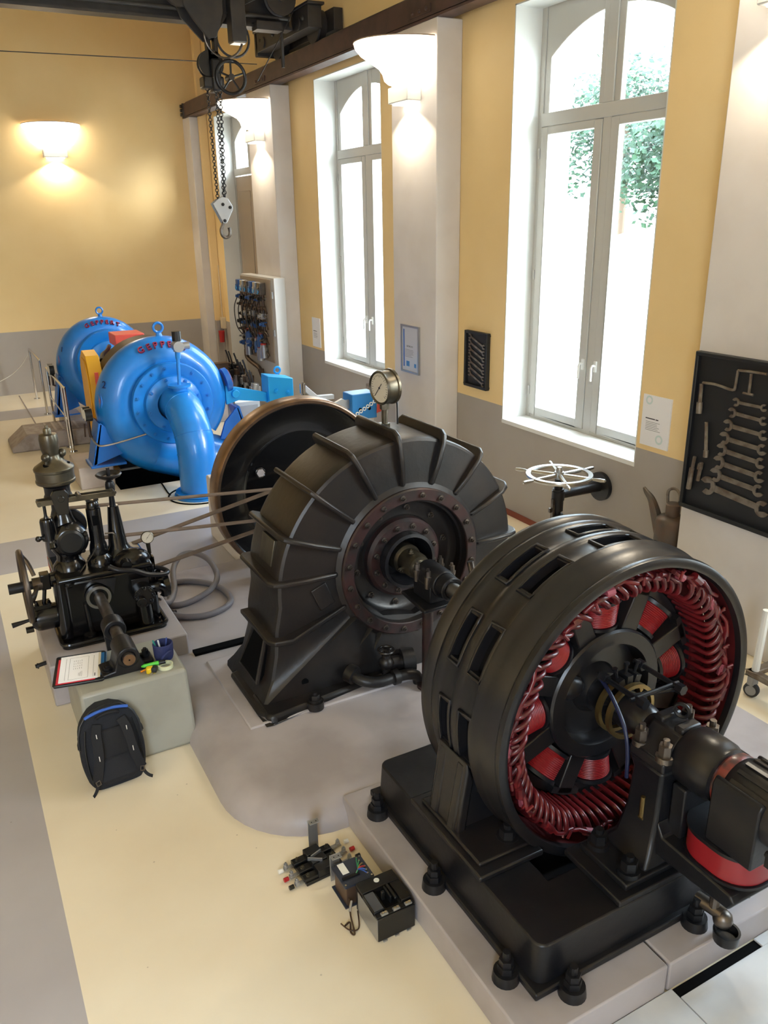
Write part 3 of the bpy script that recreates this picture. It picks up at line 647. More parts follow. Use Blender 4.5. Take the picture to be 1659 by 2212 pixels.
for dx, dz in ((-.18, .07), (.16, -.13)): obj('hub_boss', MB().sph((GX+dx, 2.42, GZ+dz), .07, 14, (1, .6, .8)), M_GEN, g)
# brush rigging between pedestal and rotor
br = MB()
for x in (-.11, .11): br.cyl((GX+x, 2.05, 1.075), (GX+x, 2.33, 1.075), .012, n=10).cyl((GX+x, 2.04, 1.075), (GX+x, 2.075, 1.075), .024, n=6).cyl((GX+x, 2.27, 1.075), (GX+x, 2.31, 1.075), .024, n=6)
br.cyl((GX-.14, 2.10, 1.075), (GX+.14, 2.10, 1.075), .010, n=8).cyl((GX-.10, 2.14, 1.06), (GX+.12, 2.08, 1.06), .010, n=8)
brg = obj('brush_rod', br, M_IRON, g)
bh = MB()
for a in (72, 90, 108):
    p = pol(.15, a, 2.27); d = (pol(1, a, 0)-pol(0, a, 0)); bh.obox(p, d*.02, Vector((0, .03, 0)), d.cross(Y)*.016).cyl(p, p+d*.07, .007, n=6).cyl(p+d*.065, p+d*.075, .013, n=6)
obj('brush_holder', bh, M_IRON, brg)
obj('brush_cable', MB().tube(smooth([(GX-.12, 2.3, 1.07), (GX-.14, 2.2, 1.03), (GX-.16, 2.1, .95), (GX-.17, 2.06, .86), (GX-.16, 2.06, .72)], 5), .009, 8), mat('blue_cable', S(24, 32, 66), .4), g)
# stator feet
for s in (-1, 1):
    ft = MB()
    P = [(.735, .01), (.73, -.16), (.70, -.30), (.645, -.42), (.62, -.47), (.77, -.475), (.80, -.3), (.765, -.1)]
    ft = MB().prism([(GX+s*.60, GZ-.40), (GX+s*.715, GZ-.18), (GX+s*.74, GZ-.16), (GX+s*.80, .40), (GX+s*.52, .40)], fXZ, 2.44, 2.50)
    ft.prism([(GX+s*.60, GZ-.40), (GX+s*.715, GZ-.18), (GX+s*.74, GZ-.16), (GX+s*.80, .40), (GX+s*.52, .40)], fXZ, 2.58, 2.64)
    ft.prism([(GX+s*.70, GZ-.24), (GX+s*.735, GZ-.14), (GX+s*.79, .40), (GX+s*.74, .40)], fXZ, 2.42, 2.66)
    f = obj('stator_foot', ft, M_GEN, g, bevel=.012)
    x0, x1 = sorted((GX+s*.50, GX+s*.835))
    obj('foot_plate', MB().box(x0, 2.17, .365, x1, 2.75, .395).box(x0+.03, 2.22, .395, x1-.03, 2.70, .415), M_GEN, f, bevel=.008)
    for y in (2.30, 2.70):
        obj('foot_bolt', MB().bolt((GX+s*.60, y, .395), (0, 0, 1), .038, .085), M_IRON, f)
# bearing pedestal
pd = MB()
v = []
for x, y0, y1, z in ((.25, 1.83, 2.09, .42), (.20, 1.86, 2.06, .47), (.165, 1.875, 2.045, .62), (.155, 1.88, 2.04, .80), (.17, 1.865, 2.055, .86)):
    v += [(GX-x, y0, z), (GX+x, y0, z), (GX+x, y1, z), (GX-x, y1, z)]
pd.add(v, [(4*j+i, 4*j+(i+1) % 4, 4*j+4+(i+1) % 4, 4*j+4+i) for j in range(4) for i in range(4)]+[[3, 2, 1, 0], [16, 17, 18, 19]])
ped = obj('bearing_pedestal', pd, M_IRON, g, bevel=.015)
obj('pedestal_plate', MB().box(GX-.42, 1.79, .365, GX+.42, 2.13, .395).box(GX-.36, 1.82, .395, GX+.36, 2.10, .425), M_IRON, ped, bevel=.006)
for x, y in ((-.30, 1.87), (-.30, 2.05), (.30, 1.87), (.30, 2.05)):
    obj('pedestal_bolt', MB().bolt((GX+x, y, .425), (0, 0, 1), .036, .09), M_IRON, ped)
obj('oil_level_glass', MB().cyl((GX-.17, 1.95, .60), (GX-.17, 1.95, .70), .01, n=8).cyl((GX-.175, 1.95, .59), (GX-.15, 1.95, .60), .014, n=8), M_BRASS, ped)
cap = MB().box(GX-.17, 1.865, .86, GX+.17, 2.055, .91).prism([(GX-.17, .91), (GX-.10, .96), (GX-.06, 1.0), (GX+.06, 1.0), (GX+.10, .96), (GX+.17, .91)], fXZ, 1.88, 2.04)
for y in (1.885, 1.99): cap.box(GX-.055, y, .99, GX+.055, y+.05, 1.025)
cp = obj('bearing_cap', cap, M_IRON, g, bevel=.01)
for x in (-.135, .135):
    for y in (1.895, 2.025): obj('cap_bolt', MB().bolt((GX+x, y, .905), (0, 0, 1), .028, .10), M_DSTEEL, cp)
obj('cap_eye', MB().ring((GX+.02, 1.965, 1.05), (1, .4, 0), .03, .008, 20, 8), M_IRON, cp)
obj('bearing_barrel', MB().lathe([(0, 1.88), (.118, 1.88), (.128, 1.86), (.130, 1.78), (.128, 1.735), (.118, 1.715), (.118, 1.70), (.104, 1.69), (0, 1.69)], (GX, 0, GZ), Y, 40), M_GEN, g)

# ------------------------------------------------------------------ exciter
ex = thing('exciter', 'small exciter dynamo with oval red field coil hung on the front bearing', 'dynamo', (GX, 1.55, .42))
obj('support_bracket', MB().prism([(1.875, .46), (1.875, .62), (1.84, .565), (1.50, .555), (1.475, .53), (1.50, .485)], fYZ, GX-.16, GX+.18).box(GX-.10, 1.80, .56, GX+.10, 1.87, .80), M_IRON, ex, bevel=.008)
ov = roundpoly([(GX-.145, 1.47), (GX+.145, 1.47), (GX+.145, 1.80), (GX-.145, 1.80)], [.13]*4, 8)
fc = obj('field_coil', MB().prism(ov, fXY, .57, .685), mat('coil_tape_red', S(140, 26, 34), .4, coat=.3), ex, bevel=.006)
ov2 = roundpoly([(GX-.153, 1.462), (GX+.153, 1.462), (GX+.153, 1.808), (GX-.153, 1.808)], [.135]*4, 8)
obj('coil_cheek', MB().prism(ov2, fXY, .685, .70).prism(ov2, fXY, .558, .571), M_IRON, fc)
obj('pole_block', MB().prism([(GX-.14, .70), (GX+.14, .70), (GX+.14, .96), (GX+.125, .99), (GX+.11, .99), (GX+.06, .82), (GX-.06, .82), (GX-.11, .99), (GX-.125, .99), (GX-.14, .96)], fXZ, 1.45, 1.66), M_IRON, ex, bevel=.008)
obj('armature', MB().lathe([(0, 1.40), (.125, 1.40), (.13, 1.42), (.13, 1.62), (.12, 1.64), (0, 1.64)], (GX, 0, GZ+.0), Y, 36), M_GEN, ex)
for a in (60, 80, 100, 120, 140):
    obj('armature_wedge', MB().obox(pol(.131, a, 1.52), (pol(1, a, 0)-pol(0, a, 0))*.006, Vector((0, .09, 0)), (pol(1, a+90, 0)-pol(0, a+90, 0))*.008), M_GEN, ex)
for pr in ([(0, 1.70), (.10, 1.70), (.118, 1.68), (.12, 1.65), (.11, 1.63), (0, 1.63)], [(0, 1.41), (.118, 1.405), (.12, 1.37), (.09, 1.31), (0, 1.30)]): obj('armature_end_winding', MB().lathe(pr, (GX, 0, GZ), Y, 36), mat('armature_copper', S(120, 44, 38), .35, col2=S(60, 34, 36), ns=22, coat=.4), ex)
obj('terminal_block', MB().box(GX-.16, 1.36, .79, GX-.12, 1.39, .85).cyl((GX-.14, 1.33, .83), (GX-.14, 1.40, .83), .014, n=8).box(GX-.02, 1.30, .70, GX+.16, 1.37, .80), M_IRON, ex)
obj('brush_gear', MB().box(GX-.02, 1.24, .60, GX+.14, 1.30, .78).cyl((GX+.05, 1.2, .7), (GX+.05, 1.33, .7), .02).cyl((GX-.05, 1.22, .86), (GX-.05, 1.34, .86), .018), M_BROWN, ex)
obj('terminal_cable', MB().tube(smooth([(2.52, 1.46, .5), (2.45, 1.36, .36), (2.43, 1.34, .27), (2.47, 1.36, .19), (2.56, 1.38, .20), (2.62, 1.42, .33)], 6), .012, 8).tube(smooth([(2.56, 1.46, .5), (2.57, 1.36, .33), (2.60, 1.34, .2)], 5), .01, 8), M_PLAS, ex)
obj('lower_terminal', MB().box(2.57, 1.42, .20, 2.66, 1.50, .56), M_PLAS, ex)
dv = thing('drain_valve', 'grimy brass drain cock beside the front lug of the generator base', 'valve', (2.40, 1.68, .15))
obj('valve_body', MB().cyl((2.40, 1.74, .27), (2.42, 1.62, .27), .03, n=12).cyl((2.41, 1.66, .27), (2.41, 1.66, .36), .022, n=10).sph((2.42, 1.62, .25), .042, 12), M_DSTEEL, dv)
obj('valve_lever', MB().tube([(2.41, 1.66, .36), (2.50, 1.62, .34), (2.54, 1.60, .33)], .01, 8), M_DSTEEL, dv)
obj('drip_cup', MB().lathe([(0, .15), (.05, .15), (.055, .2), (.045, .2), (.04, .17), (0, .17)], (2.43, 1.60, 0), Z, 20), M_IRON, dv)

# ================================================================== TURBINE
TC = (2.42, .905)
t = thing('turbine', 'dark brown cast iron spiral water turbine with radial ribs and a bolted ring', 'turbine', (2.2, 4.4, .15))
def tp3(r, deg, y): a = math.radians(deg); return Vector((TC[0]+r*math.cos(a), y, TC[1]+r*math.sin(a)))
def rout(a):
    a = a % 360
    if a < 100: return .815+.0*a
    if a <= 200: return .815+.125*((a-100)/100)**1.3
    return .815
def outline():
    o = []
    for k in range(-14, 49):
        a = k*4
        o.append((a, rout(a)))
    return o     # -56 .. 192 deg
pts = [(TC[0]+r*math.cos(math.radians(a)), TC[1]+r*math.sin(math.radians(a))) for a, r in outline() if a <= 188]
pts += [(1.475, .62), (1.46, .45), (1.42, .30), (1.36, .21), (1.32, .16), (2.0, .16), (2.5, .16), (2.80, .16)]
n = len(pts)
def ringpts(f, y, r=None):
    v = []
    for x, z in pts:
        d = Vector((x-TC[0], z-TC[1])); L = d.length
        q = d*(f if r is None else r/L); v.append((TC[0]+q.x, y, TC[1]+q.y))
    return v
def legy(v, fr):   # the foot flares forward and back near the ground
    out = []
    for x, y, z in v:
        k = max(0, min(1, (.42-z)/.26)); out.append((x, y-(.09*k*k if fr else -.09*k*k), z))
    return out
layers = [ringpts(1, 4.35, .40), ringpts(1, 4.20, .40), ringpts(1, 4.17, .50), ringpts(1, 4.19, .53), legy(ringpts(.972, 4.205), True), legy(ringpts(.992, 4.215), True), legy(ringpts(1.0, 4.235), True), legy(ringpts(1.0, 4.30), True), legy(ringpts(1.0, 4.68), False), legy(ringpts(.985, 4.73), False), ringpts(1, 4.76, .42)]
m = MB()
for L in layers: m.v += [Vector(p) for p in L]
for j in range(len(layers)-1):
    for i in range(n): m.f.append([j*n+i, j*n+(i+1) % n, (j+1)*n+(i+1) % n, (j+1)*n+i])
cas = obj('casing', m, M_TURB, t, angle=24)
obj('back_cover', MB().lathe([(.44, 4.74), (.3, 4.80), (.12, 4.82), (.12, 4.9), (0, 4.9)], (TC[0], 0, TC[1]), Y, 40), M_TURB, t)
for a in (2, 26.5, 49.5, 72, 95, 117, 139, 159.5, 177.5):
    R = rout(a); th = .016
    poly = [(.50, 4.20), (.53, 4.17), (R*.80, 4.155), (R-.02, 4.16), (R+.035, 4.185), (R+.06, 4.23), (R+.06, 4.72), (R+.03, 4.76), (R-.08, 4.76), (R-.08, 4.24), (R*.75, 4.235), (.55, 4.235)]
    tang = Vector((-math.sin(math.radians(a)), 0, math.cos(math.radians(a))))
    rb = MB().prism(poly, lambda p, q, w: tp3(p, a, q)+tang*w, -th, th)
    obj('casing_rib', rb, M_TURB, t, bevel=.01, seg=2)
# flange bands round the leg and the diagonal stiffeners
def band(z, x0, xe, ze, nm='casing_rib'):
    q = MB().add([(x0-.055, 4.70, z-.016), (x0-.055, 4.20, z-.016), (x0-.02, 4.15, z-.016), (x0+.09, 4.13, z-.02), (xe, 4.17, ze-.016), (xe, 4.22, ze-.016), (x0+.06, 4.24, z-.016), (x0+.06, 4.7, z-.016),
                  (x0-.055, 4.70, z+.016), (x0-.055, 4.20, z+.016), (x0-.02, 4.15, z+.016), (x0+.09, 4.13, z+.012), (xe, 4.17, ze+.016), (xe, 4.22, ze+.016), (x0+.06, 4.24, z+.016), (x0+.06, 4.7, z+.016)],
                 [(7, 6, 5, 4, 3, 2, 1, 0), (8, 9, 10, 11, 12, 13, 14, 15)]+[(i, (i+1) % 8, (i+1) % 8+8, i+8) for i in range(8)])
    obj(nm, q, M_TURB, t, bevel=.008)
band(.575, 1.475, 1.95, .70)
for (x0, z0, x1, z1) in ((1.62, .34, 2.03, .62), (1.86, .22, 2.14, .52), (2.06, .19, 2.2, .47)):
    d = Vector((x1-x0, 0, z1-z0)).normalized(); nrm = Vector((-d.z, 0, d.x))
    y0 = 4.185
    obj('casing_rib', MB().add([Vector((x0, y0+.03, z0))-nrm*.02, Vector((x0, y0+.03, z0))+nrm*.02, Vector((x1, y0+.02, z1))+nrm*.02, Vector((x1, y0+.02, z1))-nrm*.02,
        Vector((x0+d.x*.05, y0-.01, z0+d.z*.05)), Vector((x1, y0-.03, z1))], [(0, 1, 2, 3), (0, 4, 1), (3, 2, 5), (1, 4, 5, 2), (0, 3, 5, 4)]), M_TURB, t)
obj('leg_window', MB().add([(1.36, 4.30, .27), (1.36, 4.60, .27), (1.462, 4.52, .55), (1.462, 4.34, .55), (1.42, 4.30, .27), (1.42, 4.60, .27), (1.48, 4.52, .55), (1.48, 4.34, .55)], [(0, 1, 2, 3), (0, 4, 5, 1), (4, 7, 6, 5), (3, 2, 6, 7), (0, 3, 7, 4), (1, 5, 6, 2)]), M_DARK, t)
obj('leg_window_frame', MB().tube([(1.37, 4.30, .26), (1.37, 4.60, .26), (1.462, 4.53, .555), (1.462, 4.33, .555)], .016, 8, True), M_TURB, t)
obj('raised_pad', MB().obox((1.80, 4.197, .80), Vector((.05, 0, .02)), Vector((0, .012, 0)), Vector((-.03, 0, .075))), M_TURB, t, bevel=.006)
obj('lifting_hole', MB().cyl((1.63, 4.14, .27), (1.63, 4.22, .27), .024, n=16), M_DARK, t)
fb = MB().prism([(1.32, 4.02), (1.36, 3.99), (2.0, 4.07), (2.4, 4.1), (2.4, 4.3), (1.32, 4.3)], fXY, .150, .195).prism([(1.29, 4.1), (1.36, 3.99), (1.5, 4.05), (1.5, 4.7), (1.29, 4.62)], fXY, .15, .19)
ffl = obj('foot_flange', fb, M_TURB, t, bevel=.02)
obj('foot_bolt', MB().cyl((1.64, 4.02, .15), (1.64, 4.02, .20), .055, n=18).bolt((1.64, 4.02, .20), (0, 0, 1), .03, .06), M_TURB, t)
np_ = obj('name_plate', MB().obox(tp3(rout(168)*.998, 168, 4.43), (tp3(1, 168, 0)-tp3(0, 168, 0))*.012, Vector((0, .10, 0)), (tp3(1, 78, 0)-tp3(0, 78, 0))*.085), M_BRONZE, t, bevel=.004)
# bolted ring and covers
fr = obj('flange_ring', MB().lathe([(.42, 4.20), (.42, 4.15), (.425, 4.145), (.492, 4.145), (.50, 4.155), (.50, 4.20)], (TC[0], 0, TC[1]), Y, 72, True), M_RUST, t)
bt = MB().bolt((0, 0, 0), (0, -1, 0), .0145, .035); b0 = None
for k in range(20):
    p = tp3(.458, 9+18*k, 4.145)
    if b0 is None: b0 = at0('flange_bolt', bt, M_DSTEEL, fr, p)
    else: inst('flange_bolt', b0, fr, p)
obj('inner_bowl', MB().lathe([(.42, 4.16), (.405, 4.24), (.385, 4.29), (.36, 4.31), (.28, 4.315), (.27, 4.30)], (TC[0], 0, TC[1]), Y, 64), M_TURB, t, angle=50)
ir = obj('inner_ring', MB().lathe([(.275, 4.33), (.27, 4.265), (.25, 4.245), (.19, 4.245), (.17, 4.26), (.17, 4.33)], (TC[0], 0, TC[1]), Y, 56, True), M_RUST, t)
for k in range(12):
    inst('ring_bolt', b0, ir, tp3(.222, 15+30*k, 4.245))
for k in range(10):
    inst('bowl_bolt', b0, t, tp3(.33, 36*k+10, 4.312), (0, 0, 0), (1.1, 1.1, 1.1))
obj('shaft_collar', MB().lathe([(.187, 4.30), (.187, 4.18), (.165, 4.175), (.16, 4.19), (.155, 4.40)], (TC[0], 0, TC[1]), Y, 48).lathe([(.16, 4.38), (.11, 4.36), (.0, 4.35)], (TC[0], 0, TC[1]), Y, 40), M_IRON, t, angle=50)
obj('shaft_gland', MB().lathe([(0, 4.06), (.075, 4.06), (.085, 4.10), (.085, 4.20), (.10, 4.22), (.10, 4.36), (0, 4.36)], (TC[0], 0, TC[1]), Y, 32).bolt((TC[0]-.03, 4.12, TC[1]+.085), (0, 0, 1), .014, .03).bolt((TC[0]-.085, 4.14, TC[1]-.02), (-1, 0, .2), .014, .03), M_BRONZE, t)
obj('turbine_shaft', MB().lathe([(0, 3.45), (.048, 3.45), (.048, 4.3), (0, 4.3)], (TC[0], 0, TC[1]), Y, 28), M_STEEL, t)
cp_ = obj('shaft_coupling', MB().lathe([(0, 3.36), (.10, 3.36), (.115, 3.38), (.115, 3.50), (.09, 3.54), (.05, 3.56), (0, 3.56)], (TC[0], 0, TC[1]), Y, 36), M_RIM, t)
obj('coupling_hole', MB().cyl((TC[0]-.06, 3.44, TC[1]+.09), (TC[0]-.07, 3.44, TC[1]+.105), .022, n=14), M_DARK, cp_)
obj('oil_pipe', MB().cyl((TC[0]+.13, 3.62, TC[1]+.0), (TC[0]+.11, 3.66, TC[1]+.17), .022, n=12), M_DSTEEL, t)
sbr = thing('shaft_bearing', 'small split bearing block on a red brown post between turbine and generator', 'bearing', (TC[0]-.02, 3.86, .15))
obj('support_post', MB().cyl((TC[0]-.05, 3.88, .15), (TC[0]-.05, 3.88, .74), .038, .034, 20).cyl((TC[0]-.05, 3.88, .70), (TC[0]-.05, 3.88, .76), .05, .06, 20).cyl((TC[0]-.05, 3.88, .15), (TC[0]-.05, 3.88, .17), .07, n=20), M_RUST, sbr)
obj('support_plate', MB().prism([(TC[0]-.17, 3.72), (TC[0]+.13, 3.74), (TC[0]+.16, 3.9), (TC[0]+.1, 4.04), (TC[0]-.15, 4.04)], fXY, .765, .79), M_IRON, sbr, bevel=.008)
bd = obj('bearing_body', MB().box(TC[0]-.095, 3.78, .79, TC[0]+.095, 3.98, .90).lathe([(.05, 3.76), (.085, 3.76), (.09, 3.80), (.09, 3.98), (.05, 3.98)], (TC[0], 0, TC[1]), Y, 32, True).lathe([(.05, 3.68), (.075, 3.68), (.078, 3.76), (.05, 3.76)], (TC[0], 0, TC[1]), Y, 32, True), M_IRON, sbr, bevel=.006)
for x, y in ((-.085, 3.82), (.085, 3.82), (-.085, 3.95), (.085, 3.95)): obj('bearing_bolt', MB().bolt((TC[0]+x, y, .94), (0, 0, 1), .018, .07).cyl((TC[0]+x, y, .88), (TC[0]+x, y, .95), .022, n=10), M_DSTEEL, bd)
for x in (.03, .10): obj('plate_bolt', MB().bolt((TC[0]+x, 3.735, .775), (0, -1, 0), .016, .05), M_DSTEEL, sbr)
# pressure gauge on top
pg = thing('pressure_gauge', 'big round pressure gauge with white dial standing on the ribbed turbine', 'gauge', (2.395, 4.4, 1.72))
obj('gauge_pipe', MB().cyl((2.395, 4.45, 1.70), (2.395, 4.45, 1.91), .02, n=14).cyl((2.395, 4.45, 1.72), (2.395, 4.45, 1.77), .034, n=6).cyl((2.395, 4.45, 1.86), (2.395, 4.45, 1.91), .03, n=6), M_BRONZE, pg)
gc = obj('gauge_case', MB().lathe([(0, .06), (.102, .06), (.112, .055), (.112, .04), (.104, .035), (.104, -.02), (.108, -.035), (.102, -.045), (.094, -.03), (.0, -.028)], (2.395, 4.45, 2.0), Vector((1, .12, .02)), 48), M_BRONZE, pg)
def dial(center, nrm, r, parent, ang=40):
    u, w, d = basis(nrm); c = Vector(center)
    # make w the upward direction
    up = Vector((0, 0, 1)); up = (up-d*up.dot(d)).normalized(); rt = up.cross(d)
    f = obj('dial_face', MB().cyl(c, c+d*.003, r, n=40), M_DIAL, parent)
    mk = MB()
    for k in range(25):
        a = math.radians(225-k*11.25); e = rt*math.cos(a)+up*math.sin(a); q = .8 if k % 4 else .72
        mk.obox(c+d*.004+e*r*(q+.92)/2, e*r*(.92-q)/2, e.cross(d)*r*.012, d*.0006)
    obj('dial_marks', mk, M_INKB, f)
    a = math.radians(ang); e = rt*math.cos(a)+up*math.sin(a)
    obj('needle', MB().obox(c+d*.007+e*r*.18, e*r*.62, e.cross(d)*r*.022, d*.001).cyl(c+d*.004, c+d*.009, r*.07, n=12), M_INKB, f)
dial(Vector((2.395, 4.45, 2.0))-Vector((1, .12, .02)).normalized()*.032, -Vector((1, .12, .02)), .092, gc, 228)
obj('needle_lever', MB().tube([(2.43, 4.52, 1.93), (2.56, 4.6, 1.89)], .008, 8).tube(smooth([(2.50, 4.55, 1.92), (2.545, 4.56, 1.88), (2.55, 4.56, 1.72)], 5), .006, 6), M_IRON, pg)
# drain pipework at the foot
dp = thing('drain_pipe', 'dark bent drain pipe with a small hand valve at the foot of the ribbed turbine', 'pipe', (2.2, 3.98, .15))
obj('bent_pipe', MB().tube(smooth([(1.93, 4.10, .26), (1.97, 4.02, .24), (2.06, 3.98, .22), (2.18, 3.98, .22), (2.27, 3.97, .22), (2.33, 3.96, .20), (2.345, 3.955, .15)], 4), .036, 14).cyl((2.17, 3.98, .22), (2.21, 3.98, .22), .05, n=16).cyl((1.92, 4.12, .265), (1.945, 4.07, .255), .06, n=16), M_TURB, dp)
vb = obj('valve_body', MB().cyl((2.16, 4.05, .22), (2.16, 4.05, .36), .03, n=12).sph((2.16, 4.05, .30), .05, 12), M_TURB, dp)
vw = MB().ring((2.16, 4.05, .39), Z, .05, .009, 20, 6).cyl((2.16, 4.05, .36), (2.16, 4.05, .40), .012)
for k in range(4): vw.tube([(2.16, 4.05, .39), (2.16+.05*math.cos(k*PI/2), 4.05+.05*math.sin(k*PI/2), .39)], .007, 6)
obj('valve_wheel', vw, M_TURB, vb)
obj('flanged_elbow', MB().cyl((2.30, 4.10, .24), (2.38, 4.08, .24), .085, n=20).cyl((2.20, 4.12, .24), (2.30, 4.10, .24), .05, n=16), M_TURB, dp)

# ------------------------------------------------------------------ flywheel and belts
fw = thing('flywheel', 'large black disc flywheel with shiny machined rim behind the ribbed turbine', 'flywheel', (TC[0], 6.0, .155))
disc = MB().lathe([(0, 5.93), (.10, 5.93), (.10, 5.97), (.48, 5.985), (.50, 5.97), (.52, 5.96), (.70, 5.945), (.715, 5.925), (.715, 6.1), (0, 6.1)], (TC[0], 0, TC[1]), Y, 96)
obj('wheel_disc', disc, M_BLACK, fw, angle=30)
obj('machined_rim', MB().lathe([(.713, 5.922), (.735, 5.918), (.748, 5.93), (.752, 5.95), (.752, 6.08), (.735, 6.11), (.713, 6.11)], (TC[0], 0, TC[1]), Y, 128, True), M_RIM, fw, angle=40)
obj('rear_shaft', MB().lathe([(0, 4.8), (.05, 4.8), (.05, 6.4), (0, 6.4)], (TC[0], 0, TC[1]), Y, 24).lathe([(0, 5.57), (.115, 5.57), (.115, 5.67), (0, 5.67)], (TC[0], 0, TC[1]), Y, 32).lathe([(0, 5.73), (.14, 5.73), (.14, 5.83), (0, 5.83)], (TC[0], 0, TC[1]), Y, 32), M_DSTEEL, fw)
hh = tp3(.40, 152, 5.962)
obj('hex_hole', MB().cyl(hh+Vector((0, -.012, 0)), hh+Vector((0, .02, 0)), .034, n=6), M_CONC, fw)  # pale plug stands for the light showing through the hole
obj('hole_rim', MB().ring(hh+Vector((0, -.004, 0)), Y, .038, .006, 24, 6), M_BLACK, fw)
def belt(name, label, c0, r0, c1, r1, y, w):
    c0, c1 = Vector((c0[0], y, c0[1])), Vector((c1[0], y, c1[1])); d = (c1-c0); L = d.length; d.normalize(); nrm = Vector((-d.z, 0, d.x))
    s = (r0-r1)/L; al = math.asin(s); pts = []
    base = math.degrees(math.atan2(d.z, d.x)); a = math.degrees(al)
    for k in range(25): th = math.radians(base+90-a+(180+2*a)*k/24); pts.append(c0+Vector((math.cos(th), 0, math.sin(th)))*r0)
    for k in range(25): th = math.radians(base-90+a+(180-2*a)*k/24); pts.append(c1+Vector((math.cos(th), 0, math.sin(th)))*r1)
    m = MB(); n = len(pts); v = []
    for i, p in enumerate(pts):
        tn = (pts[(i+1) % n]-pts[i-1]).normalized(); q = Vector((-tn.z, 0, tn.x))*.004
        v += [p+q-Y*w, p+q+Y*w, p-q+Y*w, p-q-Y*w]
    f = [(4*i+k, 4*i+(k+1) % 4, 4*((i+1) % n)+(k+1) % 4, 4*((i+1) % n)+k) for i in range(n) for k in range(4)]
    return tag(obj(name, m.add(v, f), M_BELT), label, 'belt', 'drive belts')
belt('drive_belt', 'upper leather drive belt from the tall governor column to the turbine shaft', (.55, 1.055), .12, (2.42, .905), .12, 5.62, .028)
belt('drive_belt', 'lower leather drive belt rising from behind the governor box to the turbine shaft', (.80, .62), .115, (2.42, .905), .145, 5.78, .030)
# ================================================================== GOVERNOR
gv = thing('governor', 'black oil pressure speed governor with a round drum head and levers on a grey block', 'governor', (.70, 5.6, .30))
BX0, BX1, BY0, BY1 = .42, .99, 5.38, 5.80
tr_ = roundpoly([(.355, 5.26), (1.06, 5.26), (1.06, 5.95), (.355, 5.95)], [.05]*4, 5)
ty = MB().prism(tr_, fXY, .30, .315)
for i in range(len(tr_)):
    pass
tray = obj('drip_tray', ty, M_BLACK, gv)
obj('tray_rim', MB().tube([(p[0], p[1], .335) for p in tr_], .014, 8, True), M_BLACK, tray)
bd = MB().box(BX0, BY0, .315, BX1, BY1, .74)
body = obj('gear_case', bd, M_BLACK, gv, bevel=.03, seg=3)
obj('case_top', MB().box(BX0-.03, BY0-.03, .735, BX1+.03, BY1+.02, .775), M_BLACK, gv, bevel=.015)
for x in (BX0-.01, BX1+.01): obj('corner_rib', MB().cyl((x, BY0+.03, .33), (x, BY0+.03, .74), .045, .04, 16), M_BLACK, body)
obj('base_lug', MB().cyl((BX1-.05, BY0-.05, .315), (BX1-.05, BY0-.05, .36), .03, n=12), M_BLACK, body)
obj('base_lug', MB().cyl((BX0+.12, BY0-.07, .315), (BX0+.12, BY0-.07, .36), .04, n=16).cyl((BX0+.14, BY0-.02, .34), (BX0+.13, BY0-.01, .56), .016, n=8), M_BLACK, body)
obj('rear_tank', MB().box(.40, 5.82, .34, .62, 5.95, .90), mat('tank_grey', S(70, 66, 66), .4), gv, bevel=.01)
obj('tank_label', MB().box(.397, 5.83, .66, .40, 5.93, .74), mat('label_salmon', S(170, 78, 66), .6), gv)
# column with round housing and drum head
cx, cy = .505, 5.56
obj('head_column', MB().lathe([(.11, .77), (.105, .80), (.075, .84), (.075, .88), (.10, .92), (.10, 1.08), (.075, 1.14), (.056, 1.20), (.052, 1.27), (0, 1.27)], (cx, cy, 0), Z, 32).lathe([(0, -.14), (.085, -.14), (.10, -.13), (.118, -.11), (.122, .0), (.118, .1), (0, .1)], (cx+.02, cy, 1.0), Y, 36), M_BLACK, gv)
obj('housing_cover', MB().lathe([(0, -.152), (.07, -.152), (.085, -.14), (0, -.14)], (cx+.02, cy, 1.0), Y, 32), M_PLAS, gv)
for k in range(5):
    a = k*2*PI/5+.4; obj('cover_bolt', MB().bolt((cx+.02+.105*math.cos(a), cy-.12, 1.0+.105*math.sin(a)), (0, -1, 0), .012, .025), M_BLACK, gv)
obj('column_collar', MB().lathe([(.06, 1.27), (.088, 1.27), (.092, 1.285), (.088, 1.30), (.082, 1.31), (.082, 1.355), (.088, 1.37), (.06, 1.375)], (cx, cy, 0), Z, 32), M_IRON, gv)
dr = MB().lathe([(.05, 1.375), (.10, 1.385), (.122, 1.39), (.126, 1.40), (.126, 1.41), (.121, 1.415), (.121, 1.47), (.126, 1.475), (.128, 1.49), (.122, 1.50), (.07, 1.535), (.05, 1.56), (.048, 1.58)], (cx, cy, 0), Z, 40)
dh = obj('governor_drum', dr, M_BRONZE, gv)
obj('head_cylinder', MB().lathe([(.046, 1.56), (.052, 1.60), (.058, 1.62), (.060, 1.69), (.054, 1.715), (.026, 1.72), (.026, 1.74), (.022, 1.755), (.01, 1.757), (.008, 1.775), (0, 1.776)], (cx-.005, cy, 0), Z, 28), M_BRONZE, dh)
for a in (230, 20):
    p = Vector((cx+.07*math.cos(math.radians(a)), cy+.07*math.sin(math.radians(a)), 1.575))
    obj('governor_ball', MB().sph(p, .028, 16).cyl(p, p-Z*.07, .010, n=10), M_BRONZE, dh)
obj('drum_port', MB().cyl((cx-.045, cy-.055, 1.50), (cx-.045, cy-.06, 1.528), .024, n=16).cyl((cx+.09, cy-.03, 1.50), (cx+.092, cy-.032, 1.522), .01, n=10), M_DARK, dh)
pu = obj('belt_pulley', MB().lathe([(0, -.03), (.105, -.03), (.112, -.03), (.116, 0), (.112, .03), (.09, .03), (.09, .0), (0, .0)], (.55, 5.62, 1.055), Y, 36), M_IRON, gv)
